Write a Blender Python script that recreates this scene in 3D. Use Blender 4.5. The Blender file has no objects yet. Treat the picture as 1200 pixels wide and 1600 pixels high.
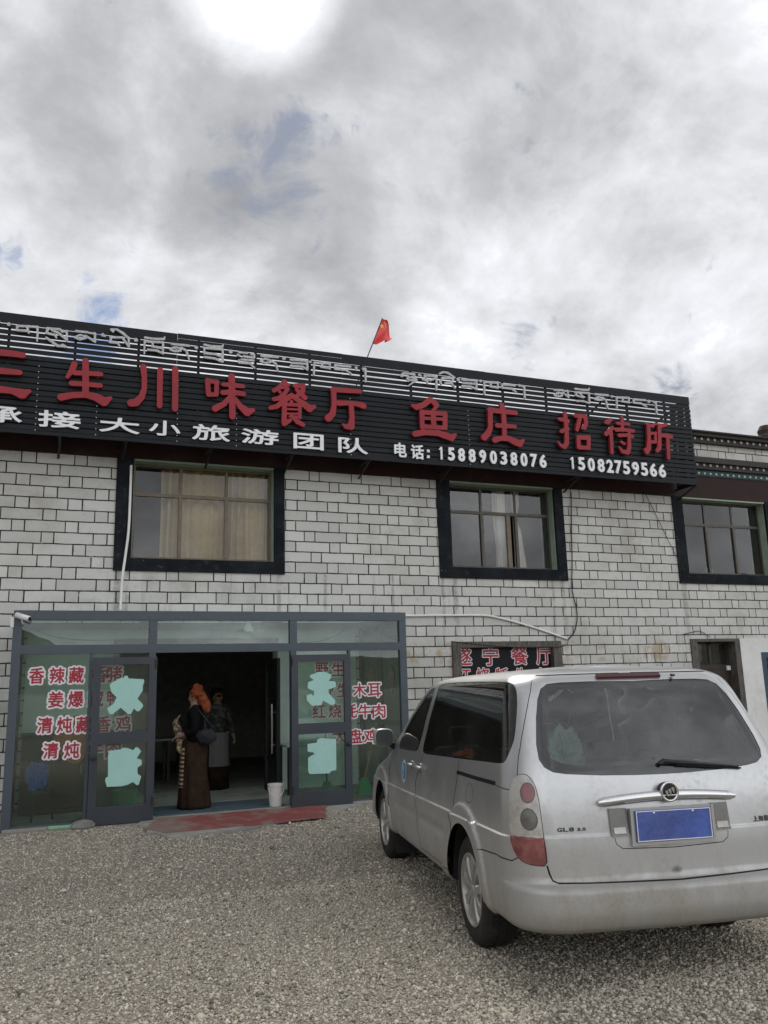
import bpy, bmesh, math, random
import numpy as np
from mathutils import Vector, Matrix
from mathutils.geometry import delaunay_2d_cdt

random.seed(7); RNG = np.random.default_rng(11)
S = bpy.context.scene
C = S.collection
rad = math.radians

# ------------------------------------------------------------------ camera
CAMZ = 1.65
RM = np.array([[0.93129304, 0.04925917, 0.36092493],
               [-0.36326074, 0.1993233, 0.9101164],
               [-0.02710917, -0.97869492, 0.20352233]])     # rows: world axes in camera axes (right, down, forward)
cam = bpy.data.cameras.new('camera'); cam.sensor_fit = 'VERTICAL'; cam.sensor_height = 36.0
cam.lens = 36 * 1290 / 1600; cam.clip_start = 0.05; cam.clip_end = 5000
camo = bpy.data.objects.new('camera', cam); C.objects.link(camo)
M = Matrix.Identity(4)
for i in range(3):
    M[i][0] = RM[i, 0]; M[i][1] = -RM[i, 1]; M[i][2] = -RM[i, 2]
M[2][3] = CAMZ
camo.matrix_world = M
S.camera = camo

# ------------------------------------------------------------------ light
S.view_settings.view_transform = 'Standard'; S.view_settings.look = 'None'
S.view_settings.gamma = 1.0; S.view_settings.exposure = 0.78
S.cycles.use_denoising = True
S.cycles.max_bounces = 10; S.cycles.transparent_max_bounces = 16
S.cycles.sample_clamp_indirect = 6.0

def ray(px, py):
    return RM @ np.array([px - 600.0, py - 800.0, 1290.0])
def at(px, py, D):
    d = ray(px, py); t = D / d[1]
    return Vector((d[0] * t, D, CAMZ + d[2] * t))
def onfloor(px, py, z=0.0):
    d = ray(px, py); t = (z - CAMZ) / d[2]
    return Vector((d[0] * t, d[1] * t, z))
def updir(px, py):
    return Vector(ray(px, py)).normalized()

SUN = updir(370, -60)
sun_el = math.asin(SUN.z); sun_az = math.atan2(SUN.x, SUN.y)
sl = bpy.data.lights.new('sun', 'SUN'); sl.energy = 1.2; sl.angle = rad(20); sl.color = (1.0, 0.96, 0.9)
so = bpy.data.objects.new('sun', sl); C.objects.link(so)
so.rotation_euler = SUN.to_track_quat('Z', 'Y').to_euler()

W = bpy.data.worlds.new('World'); S.world = W; W.use_nodes = True
def world():
    nt = W.node_tree; N = nt.nodes; L = nt.links
    for n in list(N): N.remove(n)
    out = N.new('ShaderNodeOutputWorld'); bg = N.new('ShaderNodeBackground'); bg.inputs[1].default_value = 0.1
    L.new(bg.outputs[0], out.inputs[0])
    sky = N.new('ShaderNodeTexSky'); sky.sky_type = 'NISHITA'; sky.sun_disc = False
    sky.sun_elevation = sun_el; sky.sun_rotation = sun_az; sky.altitude = 3500
    tc = N.new('ShaderNodeTexCoord')
    def mth(op, a, b=None, c=None, clamp=False):
        n = N.new('ShaderNodeMath'); n.operation = op; n.use_clamp = clamp
        for i, x in enumerate((a, b, c)):
            if x is None: continue
            if isinstance(x, (int, float)): n.inputs[i].default_value = x
            else: L.new(x, n.inputs[i])
        return n.outputs[0]
    def smooth(x, a, b):
        n = N.new('ShaderNodeMapRange'); n.interpolation_type = 'SMOOTHSTEP'
        L.new(x, n.inputs[0]); n.inputs[1].default_value = a; n.inputs[2].default_value = b
        return n.outputs[0]
    sep = N.new('ShaderNodeSeparateXYZ'); L.new(tc.outputs['Generated'], sep.inputs[0])
    dz = sep.outputs[2]
    den = mth('MAXIMUM', mth('ADD', dz, 0.55), 0.06)
    comb = N.new('ShaderNodeCombineXYZ')
    L.new(mth('DIVIDE', sep.outputs[0], den), comb.inputs[0]); L.new(mth('DIVIDE', sep.outputs[1], den), comb.inputs[1])
    def noise(scale, detail, rough, dist, off):
        mp = N.new('ShaderNodeMapping'); L.new(comb.outputs[0], mp.inputs[0]); mp.inputs['Location'].default_value = off
        n = N.new('ShaderNodeTexNoise'); L.new(mp.outputs[0], n.inputs['Vector'])
        n.inputs['Scale'].default_value = scale; n.inputs['Detail'].default_value = detail
        n.inputs['Roughness'].default_value = rough; n.inputs['Distortion'].default_value = dist
        return n.outputs[0]
    nA = noise(2.6, 10, 0.60, 0.30, (0.3, 1.7, 0)); nB = noise(1.1, 4, 0.5, 0.2, (4.1, 0.2, 0)); nC = noise(8.0, 9, 0.62, 0.35, (1.1, 3.3, 2))
    def lobe(px, py, r0, r1):
        d = updir(px, py); vm = N.new('ShaderNodeVectorMath'); vm.operation = 'DOT_PRODUCT'
        L.new(tc.outputs['Generated'], vm.inputs[0]); vm.inputs[1].default_value = d
        return smooth(vm.outputs['Value'], math.cos(rad(r1)), math.cos(rad(r0)))
    # brightness of the cloud deck
    b = mth('ADD', mth('MULTIPLY', mth('SUBTRACT', nA, 0.5), 1.8), mth('MULTIPLY', mth('SUBTRACT', nB, 0.5), 0.55))
    b = mth('ADD', b, mth('MULTIPLY', mth('SUBTRACT', nC, 0.5), 0.60))
    b = mth('ADD', b, 0.655)
    # heavier cloud overhead, thinner bright cloud lower down
    b = mth('SUBTRACT', b, mth('MULTIPLY', smooth(dz, 0.50, 0.80), 0.24))
    b = mth('ADD', b, mth('MULTIPLY', lobe(400, -45, 0.0, 6.3), 0.62))
    b = mth('ADD', b, mth('MULTIPLY', lobe(560, 430, 3, 19), 0.09))
    b = mth('SUBTRACT', b, mth('MULTIPLY', lobe(330, 150, 2, 15), 0.16))
    b = mth('SUBTRACT', b, mth('MULTIPLY', lobe(1120, 420, 2, 14), 0.10))
    ramp = N.new('ShaderNodeValToRGB'); L.new(b, ramp.inputs[0])
    cr = ramp.color_ramp; cr.elements[0].position = 0.12; cr.elements[0].color = (0.235, 0.24, 0.252, 1)
    cr.elements[1].position = 1.15; cr.elements[1].color = (0.93, 0.94, 0.96, 1)
    e = cr.elements.new(0.45); e.color = (0.385, 0.392, 0.408, 1)
    e = cr.elements.new(0.78); e.color = (0.62, 0.632, 0.66, 1)
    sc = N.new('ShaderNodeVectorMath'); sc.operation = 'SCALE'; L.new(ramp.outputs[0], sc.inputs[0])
    # unseen sky shaped for the light: brightened behind the camera, darkened far left
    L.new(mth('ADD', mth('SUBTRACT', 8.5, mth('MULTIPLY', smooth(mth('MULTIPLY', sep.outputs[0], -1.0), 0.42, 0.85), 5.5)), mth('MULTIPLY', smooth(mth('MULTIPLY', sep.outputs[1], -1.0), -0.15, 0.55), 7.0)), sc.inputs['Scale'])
    # gaps of blue
    m2 = mth('MULTIPLY', lobe(405, 285, 0.5, 6.0), 0.72)
    m2 = mth('MAXIMUM', m2, mth('MULTIPLY', lobe(1052, 602, 0.2, 2.2), 0.52)); m2 = mth('MAXIMUM', m2, mth('MULTIPLY', lobe(838, 540, 0.2, 2.6), 0.30)); m2 = mth('MAXIMUM', m2, mth('MULTIPLY', lobe(870, 190, 0.2, 3), 0.20))
    nD = noise(15.0, 8, 0.62, 0.5, (2.2, 0.3, 1))
    m2 = mth('MULTIPLY', smooth(mth('ADD', m2, mth('ADD', mth('MULTIPLY', mth('SUBTRACT', nC, 0.5), 1.5), mth('MULTIPLY', mth('SUBTRACT', nD, 0.5), 2.8))), 0.34, 1.02), 0.92)
    m = mth('MULTIPLY', lobe(400, 285, 0.3, 6.5), 0.0)
    m = mth('MAXIMUM', m, mth('MULTIPLY', lobe(130, 500, 0.3, 4.6), 0.66))
    m = mth('MAXIMUM', m, mth('MULTIPLY', lobe(-10, 445, 0.3, 3.2), 0.55))
    m = smooth(mth('ADD', m, mth('ADD', mth('MULTIPLY', mth('SUBTRACT', nC, 0.5), 1.9), mth('MULTIPLY', mth('SUBTRACT', nD, 0.5), 1.6))), 0.42, 0.90)
    skm = N.new('ShaderNodeVectorMath'); skm.operation = 'MULTIPLY'; L.new(sky.outputs[0], skm.inputs[0]); skm.inputs[1].default_value = (0.85, 0.76, 0.70)
    mix = N.new('ShaderNodeMix'); mix.data_type = 'RGBA'
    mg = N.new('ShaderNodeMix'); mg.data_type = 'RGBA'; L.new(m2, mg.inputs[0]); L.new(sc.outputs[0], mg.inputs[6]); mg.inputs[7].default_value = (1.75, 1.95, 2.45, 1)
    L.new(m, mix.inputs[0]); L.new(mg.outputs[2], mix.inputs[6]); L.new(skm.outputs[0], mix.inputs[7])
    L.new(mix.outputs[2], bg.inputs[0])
world()

# ------------------------------------------------------------------ materials
class NT:
    def __init__(s, name):
        s.m = bpy.data.materials.new(name); s.m.use_nodes = True; s.t = s.m.node_tree; s.N = s.t.nodes; s.L = s.t.links
        for n in list(s.N): s.N.remove(n)
        s.out = s.N.new('ShaderNodeOutputMaterial')
    def n(s, typ, **kw):
        n = s.N.new('ShaderNode' + typ)
        for k, v in kw.items():
            setattr(n, k, v)
        return n
    def put(s, sock, v):
        if isinstance(v, bpy.types.NodeSocket): s.L.new(v, sock)
        elif isinstance(v, tuple) and len(v) == 3 and sock.type == 'RGBA': sock.default_value = (*v, 1)
        else: sock.default_value = v
    def math(s, op, a, b=None, c=None):
        n = s.n('Math', operation=op)
        for i, x in enumerate((a, b, c)):
            if x is not None: s.put(n.inputs[i], x)
        return n.outputs[0]
    def smooth(s, x, a, b):
        n = s.n('MapRange', interpolation_type='SMOOTHSTEP'); s.put(n.inputs[0], x); n.inputs[1].default_value = a; n.inputs[2].default_value = b
        return n.outputs[0]
    def mix(s, f, a, b, mode='MIX'):
        n = s.n('Mix', data_type='RGBA', blend_type=mode); s.put(n.inputs[0], f); s.put(n.inputs[6], a); s.put(n.inputs[7], b)
        return n.outputs[2]
    def noise(s, vec, scale, detail=4, rough=0.55, dist=0.0, dims='3D', out=0):
        n = s.n('TexNoise'); n.noise_dimensions = dims
        if vec is not None: s.put(n.inputs['Vector'], vec)
        n.inputs['Scale'].default_value = scale; n.inputs['Detail'].default_value = detail; n.inputs['Roughness'].default_value = rough; n.inputs['Distortion'].default_value = dist
        return n.outputs[out]
    def pos(s): return s.n('NewGeometry').outputs['Position']
    def obj(s): return s.n('TexCoord').outputs['Object']
    def xyz(s, v):
        n = s.n('SeparateXYZ'); s.put(n.inputs[0], v); return n.outputs
    def vec(s, x, y, z):
        n = s.n('CombineXYZ'); s.put(n.inputs[0], x); s.put(n.inputs[1], y); s.put(n.inputs[2], z); return n.outputs[0]
    def scale(s, v, sc):
        n = s.n('Mapping'); s.put(n.inputs[0], v); n.inputs['Scale'].default_value = sc; return n.outputs[0]
    def bump(s, h, strength, dist):
        n = s.n('Bump'); n.inputs['Strength'].default_value = strength; n.inputs['Distance'].default_value = dist; s.put(n.inputs['Height'], h); return n.outputs[0]
    def bsdf(s, color, rough=0.6, metal=0.0, spec=None, coat=None, normal=None, **kw):
        b = s.n('BsdfPrincipled'); s.put(b.inputs['Base Color'], color); s.put(b.inputs['Roughness'], rough); s.put(b.inputs['Metallic'], metal)
        if spec is not None: s.put(b.inputs['Specular IOR Level'], spec)
        if coat: b.inputs['Coat Weight'].default_value = coat[0]; b.inputs['Coat Roughness'].default_value = coat[1]
        if normal is not None: s.L.new(normal, b.inputs['Normal'])
        for k, v in kw.items(): s.put(b.inputs[k.replace('_', ' ')], v)
        s.L.new(b.outputs[0], s.out.inputs[0]); return b

def plain(name, col, rough=0.6, metal=0.0, var=0.18, nscale=6.0, bump=0.0, spec=None, coat=None, dirt=0.0):
    t = NT(name); o = t.obj()
    n1 = t.noise(o, nscale, 6, 0.6); n2 = t.noise(o, nscale * 9, 3, 0.6)
    f = t.math('ADD', t.math('MULTIPLY', n1, 0.7), t.math('MULTIPLY', n2, 0.3))
    f = t.smooth(f, 0.3, 0.7)
    lo = tuple(c * (1 - var) for c in col); hi = tuple(min(1, c * (1 + var)) for c in col)
    c = t.mix(f, lo, hi)
    if dirt: c = t.mix(t.math('MULTIPLY', t.smooth(t.noise(o, nscale * .7, 8, .7), .5, .75), dirt), c, (0.13, 0.11, 0.09))
    r = t.math('ADD', rough - 0.06, t.math('MULTIPLY', n1, 0.12))
    t.bsdf(c, r, metal, spec, coat, t.bump(n2, bump, 0.01) if bump else None)
    return t.m

def glass(name, tint, extra=0.0, rough=0.0, dust=0.0, dustcol=(0.3, 0.3, 0.28), ior=1.5):
    t = NT(name)
    tr = t.n('BsdfTransparent'); t.put(tr.inputs[0], tint)
    gl = t.n('BsdfGlossy'); gl.inputs['Roughness'].default_value = rough; t.put(gl.inputs[0], (1, 1, 1))
    o = t.obj(); w = t.noise(o, 1.3, 2, 0.5)
    t.L.new(t.bump(w, 0.03, 0.05), gl.inputs['Normal'])
    fr = t.n('Fresnel'); fr.inputs[0].default_value = ior
    f = t.math('ADD', t.math('MULTIPLY', fr.outputs[0], 1.2), extra)
    m = t.n('MixShader'); t.L.new(f, m.inputs[0]); t.L.new(tr.outputs[0], m.inputs[1]); t.L.new(gl.outputs[0], m.inputs[2])
    last = m.outputs[0]
    if dust:
        df = t.n('BsdfDiffuse'); t.put(df.inputs[0], dustcol)
        m2 = t.n('MixShader')
        d = t.math('MULTIPLY', t.math('ADD', 0.35, t.smooth(t.noise(o, 2.2, 6, 0.65), 0.35, 0.75)), dust)
        t.L.new(d, m2.inputs[0]); t.L.new(last, m2.inputs[1]); t.L.new(df.outputs[0], m2.inputs[2]); last = m2.outputs[0]
    t.L.new(last, t.out.inputs[0])
    return t.m

def m_blocks():
    t = NT('painted blockwork'); p = t.pos(); x, y, z = t.xyz(p)
    wob = t.math('MULTIPLY', t.math('SUBTRACT', t.noise(p, 3.0, 3), 0.5), 0.02)
    v = t.math('DIVIDE', t.math('ADD', t.math('SUBTRACT', z, 3.048), wob), 0.1875)
    row = t.math('FLOOR', v); fv = t.math('SUBTRACT', v, row)
    rr = t.n('TexWhiteNoise', noise_dimensions='1D'); t.put(rr.inputs['W'], row)
    par = t.math('MULTIPLY', t.math('ABSOLUTE', t.math('MODULO', row, 2.0)), 0.5)
    wob2 = t.math('MULTIPLY', t.math('SUBTRACT', t.noise(t.vec(x, 0.0, row), 1.7, 2), 0.5), 0.16)
    u = t.math('ADD', t.math('ADD', t.math('DIVIDE', t.math('ADD', x, y), 0.80), par), t.math('ADD', t.math('MULTIPLY', rr.outputs[0], 0.16), wob2))
    col_ = t.math('FLOOR', u); fu = t.math('SUBTRACT', u, col_)
    half = t.math('GREATER_THAN', fu, 0.745)
    # line masks: thickness wanders and the paint breaks here and there
    th = t.math('ADD', 0.024, t.math('MULTIPLY', t.noise(p, 7.0, 5, 0.7), 0.045))
    lh = t.math('LESS_THAN', t.math('ABSOLUTE', t.math('SUBTRACT', fv, 0.5)), t.math('SUBTRACT', 0.5, t.math('MULTIPLY', th, 1.15)))
    lh = t.math('SUBTRACT', 1.0, lh)
    lv1 = t.math('LESS_THAN', t.math('ABSOLUTE', t.math('SUBTRACT', fu, 0.745)), t.math('MULTIPLY', th, 0.26))
    lv2 = t.math('LESS_THAN', t.math('ABSOLUTE', t.math('SUBTRACT', t.math('ABSOLUTE', t.math('SUBTRACT', fu, 0.5)), 0.5)), t.math('MULTIPLY', th, 0.26))
    line = t.math('MAXIMUM', lh, t.math('MAXIMUM', lv1, lv2))
    gaps = t.smooth(t.noise(p, 5.5, 5, 0.7), 0.30, 0.40)
    line = t.math('MULTIPLY', line, t.math('ADD', 0.55, t.math('MULTIPLY', gaps, 0.45)))
    wn = t.n('TexWhiteNoise', noise_dimensions='3D'); t.put(wn.inputs['Vector'], t.vec(col_, row, half))
    base = t.mix(wn.outputs[0], (0.50, 0.50, 0.472), (0.61, 0.61, 0.58))
    base = t.mix(t.math('MULTIPLY', t.smooth(t.noise(p, 1.1, 8, 0.65), 0.45, 0.72), 0.7), base, (0.36, 0.345, 0.295))
    base = t.mix(t.math('MULTIPLY', t.smooth(t.noise(p, 14, 6, 0.7), 0.55, 0.75), 0.5), base, (0.30, 0.26, 0.235))
    # rain streaks running down under the sills
    st = t.noise(t.vec(t.math('MULTIPLY', x, 5.0), 0.0, t.math('MULTIPLY', z, 0.35)), 1.0, 5, 0.6)
    sf = t.math('MULTIPLY', t.smooth(st, 0.56, 0.74), t.math('SUBTRACT', 1.0, t.smooth(z, 3.55, 3.7)))
    base = t.mix(t.math('MULTIPLY', sf, 0.6), base, (0.20, 0.19, 0.17))
    # ochre rubbing on the course at door-head height
    oc = t.math('MULTIPLY', t.smooth(t.noise(p, 2.3, 7, 0.7), 0.50, 0.62), t.math('MULTIPLY', t.smooth(z, 1.9, 2.05), t.math('SUBTRACT', 1.0, t.smooth(z, 2.34, 2.42))))
    base = t.mix(t.math('MULTIPLY', oc, 0.6), base, (0.34, 0.24, 0.11))
    for xs_, wd in ((0.86, .07), (1.02, .04), (3.56, .06), (6.72, .05), (6.98, .09), (9.38, .07), (9.15, .04), (12.42, .10), (4.4, .05), (5.7, .04)):
        g = t.math('MULTIPLY', t.math('SUBTRACT', 1.0, t.smooth(t.math('ABSOLUTE', t.math('SUBTRACT', t.math('ADD', x, t.math('MULTIPLY', t.math('SUBTRACT', t.noise(p, 2.0, 3), .5), .08)), xs_)), wd * .2, wd)), t.math('MULTIPLY', t.smooth(z, 1.9, 3.2), t.math('SUBTRACT', 1.0, t.smooth(z, 3.58, 3.62))))
        base = t.mix(t.math('MULTIPLY', t.math('MULTIPLY', g, t.smooth(t.noise(p, 7, 5, .7), .25, .6)), .55), base, (0.17, 0.155, 0.135))
    c = t.mix(line, base, (0.026, 0.026, 0.027))
    h = t.math('ADD', t.math('MULTIPLY', t.math('SUBTRACT', 1.0, line), 1.0), t.math('MULTIPLY', t.noise(p, 60, 5, 0.7), 0.35))
    t.bsdf(c, 0.75, 0, 0.3, None, t.bump(h, 0.6, 0.012))
    return t.m

def m_ground():
    t = NT('gravel ground'); p = t.pos(); x, y, z = t.xyz(p)
    v1 = t.n('TexVoronoi'); t.put(v1.inputs['Vector'], p); v1.inputs['Scale'].default_value = 75
    v2 = t.n('TexVoronoi'); t.put(v2.inputs['Vector'], p); v2.inputs['Scale'].default_value = 150
    g = t.mix(t.xyz(v1.outputs['Color'])[0], (0.19, 0.17, 0.138), (0.62, 0.565, 0.47))
    g2 = t.mix(t.xyz(v2.outputs['Color'])[1], (0.15, 0.136, 0.112), (0.56, 0.51, 0.43))
    v3 = t.n('TexVoronoi'); t.put(v3.inputs['Vector'], p); v3.inputs['Scale'].default_value = 38
    g = t.mix(0.35, g, t.mix(t.xyz(v3.outputs['Color'])[2], (0.16, 0.145, 0.118), (0.58, 0.53, 0.44)))
    c = t.mix(0.40, g, g2)
    c = t.mix(t.math('MULTIPLY', t.smooth(t.noise(p, 0.55, 6, 0.6), 0.42, 0.68), 0.35), c, (0.18, 0.16, 0.13))
    c = t.mix(t.math('MULTIPLY', t.smooth(t.noise(p, 1.7, 6, 0.7), 0.55, 0.7), 0.35), c, (0.44, 0.40, 0.33))
    h = t.math('ADD', t.math('MULTIPLY', v1.outputs['Distance'], -1.0), t.math('MULTIPLY', v2.outputs['Distance'], -0.4))
    t.bsdf(c, 0.9, 0, 0.2, None, t.bump(h, 0.9, 0.03))
    return t.m

def m_stone():
    t = NT('gravel stone'); a = t.n('Attribute', attribute_name='tone'); f = a.outputs['Fac']
    r = t.n('ValToRGB'); t.put(r.inputs[0], f); cr = r.color_ramp
    cr.elements[0].color = (0.10, 0.09, 0.073, 1); cr.elements[1].color = (0.70, 0.65, 0.56, 1)
    for q, cc in ((0.2, (0.24, 0.213, 0.168)), (0.42, (0.43, 0.385, 0.31)), (0.6, (0.48, 0.452, 0.39)), (0.74, (0.54, 0.465, 0.36)), (0.9, (0.57, 0.53, 0.45))):
        e = cr.elements.new(q); e.color = (*cc, 1)
    n = t.noise(t.pos(), 130, 3, 0.6)
    t.bsdf(t.mix(t.math('MULTIPLY', n, 0.25), r.outputs[0], (0.25, 0.235, 0.205)), 0.85, 0, 0.25)
    return t.m

def m_paint():
    t = NT('silver car paint'); o = t.obj(); x, y, z = t.xyz(o)
    flake = t.noise(o, 900, 1, 0.5)
    c = t.mix(flake, (0.44, 0.45, 0.455), (0.57, 0.58, 0.585))
    low = t.math('SUBTRACT', 1.0, t.smooth(z, 0.25, 1.15))
    film = t.smooth(t.noise(t.scale(o, (1, 1, 0.5)), 3.2, 8, 0.65), 0.30, 0.72)
    spl = t.smooth(t.noise(o, 40, 5, 0.7), 0.45, 0.62)
    d = t.math('ADD', t.math('MULTIPLY', low, t.math('ADD', 0.32, t.math('MULTIPLY', film, 0.60))), t.math('MULTIPLY', t.math('MULTIPLY', spl, film), 0.18))
    d = t.math('ADD', d, 0.06)
    c = t.mix(d, c, (0.27, 0.245, 0.205))
    met = t.math('MULTIPLY', t.math('SUBTRACT', 1.0, d), 0.85)
    ro = t.math('ADD', 0.27, t.math('MULTIPLY', d, 0.6))
    b = t.bsdf(c, ro, met, 0.5)
    t.put(b.inputs['Coat Weight'], t.math('MULTIPLY', t.math('SUBTRACT', 1.0, t.math('MULTIPLY', d, 1.6)), 0.45)); b.inputs['Coat Roughness'].default_value = 0.06
    return t.m

def m_stripe():
    t = NT('striped apron'); z = t.xyz(t.pos())[2]
    f = t.math('FRACT', t.math('MULTIPLY', z, 17.0))
    c = t.mix(t.math('GREATER_THAN', f, 0.55), (0.045, 0.025, 0.015), (0.36, 0.27, 0.17))
    t.bsdf(c, 0.9); return t.m

def m_cloth(name, cols, scale):
    t = NT(name); v = t.n('TexVoronoi'); t.put(v.inputs['Vector'], t.obj()); v.inputs['Scale'].default_value = scale
    r = t.n('ValToRGB'); r.color_ramp.interpolation = 'CONSTANT'; t.put(r.inputs[0], t.xyz(v.outputs['Color'])[0])
    cr = r.color_ramp; k = len(cols); cr.elements[0].color = (*cols[0], 1); cr.elements[1].position = 1 / k; cr.elements[1].color = (*cols[1], 1)
    for i in range(2, k): e = cr.elements.new(i / k); e.color = (*cols[i], 1)
    t.bsdf(r.outputs[0], 0.9); return t.m

def m_wood(name, a, b, sc=(1, 1, 8)):
    t = NT(name); o = t.obj(); n = t.noise(t.scale(o, sc), 6, 6, 0.6, 1.2)
    t.bsdf(t.mix(t.smooth(n, .3, .7), a, b), 0.55, 0, 0.4, None, t.bump(n, 0.2, 0.01)); return t.m

def m_trim():
    t = NT('black painted window surround'); p = t.pos()
    c = t.mix(t.smooth(t.noise(p, 2.5, 7, .65), .35, .7), (0.008, 0.010, 0.013), (0.018, 0.022, 0.026))
    c = t.mix(t.math('MULTIPLY', t.smooth(t.noise(p, 5, 8, .7), .58, .75), .5), c, (0.09, 0.085, 0.075))
    chip = t.math('MULTIPLY', t.smooth(t.noise(p, 26, 4, .6), .69, .72), t.smooth(t.noise(p, 1.6, 3), .45, .55))
    c = t.mix(chip, c, (0.42, 0.41, 0.38))
    t.bsdf(c, 0.75, 0, 0.1, None, t.bump(t.noise(p, 30, 5, .7), .3, .01)); return t.m
def m_lens(name, col, rib=1500.0):
    t = NT(name); o = t.obj(); x, y, z = t.xyz(o)
    r1 = t.math('SINE', t.math('MULTIPLY', z, rib)); r2 = t.math('SINE', t.math('MULTIPLY', t.math('SUBTRACT', y, x), rib * .55))
    h = t.math('MULTIPLY', r1, r2); n = t.noise(o, 14, 5, .6)
    c = t.mix(t.smooth(n, .3, .7), tuple(v * .72 for v in col), tuple(min(1, v * 1.25) for v in col))
    c = t.mix(t.math('MULTIPLY', t.smooth(n, .45, .8), .35), c, (0.20, 0.18, 0.15))
    t.bsdf(c, 0.16, 0.25, 0.7, (0.8, 0.03), t.bump(h, 0.22, 0.002)); return t.m
def m_carpet():
    t = NT('worn red carpet'); p = t.pos(); n = t.noise(p, 2.2, 9, 0.7); n2 = t.noise(p, 60, 4, 0.7)
    c = t.mix(n2, (0.17, 0.055, 0.05), (0.27, 0.085, 0.078))
    c = t.mix(t.math('MULTIPLY', t.smooth(n, 0.46, 0.62), 0.8), c, (0.23, 0.20, 0.175))
    c = t.mix(t.math('MULTIPLY', t.math('SUBTRACT', 1.0, t.smooth(t.xyz(p)[0], 1.2, 1.9)), 0.7), c, (0.21, 0.185, 0.165))
    t.bsdf(c, 0.95, 0, 0.1, None, t.bump(n2, .6, .01)); return t.m
def m_led():
    t = NT('bead lettering'); o = t.pos()
    v = t.n('TexVoronoi'); t.put(v.inputs['Vector'], o); v.inputs['Scale'].default_value = 40
    c = t.mix(t.smooth(v.outputs['Distance'], 0.3, 0.6), (0.56, 0.56, 0.575), (0.40, 0.40, 0.415))
    t.bsdf(c, 0.5, 0, 0.4); return t.m

def m_concrete(name, a, b):
    t = NT(name); p = t.pos(); n = t.noise(p, 2.5, 9, 0.65); n2 = t.noise(p, 45, 4, 0.6)
    t.bsdf(t.mix(t.smooth(t.math('ADD', t.math('MULTIPLY', n, .7), t.math('MULTIPLY', n2, .3)), .35, .65), a, b), 0.85, 0, 0.25, None, t.bump(n2, .4, .01)); return t.m

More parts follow.
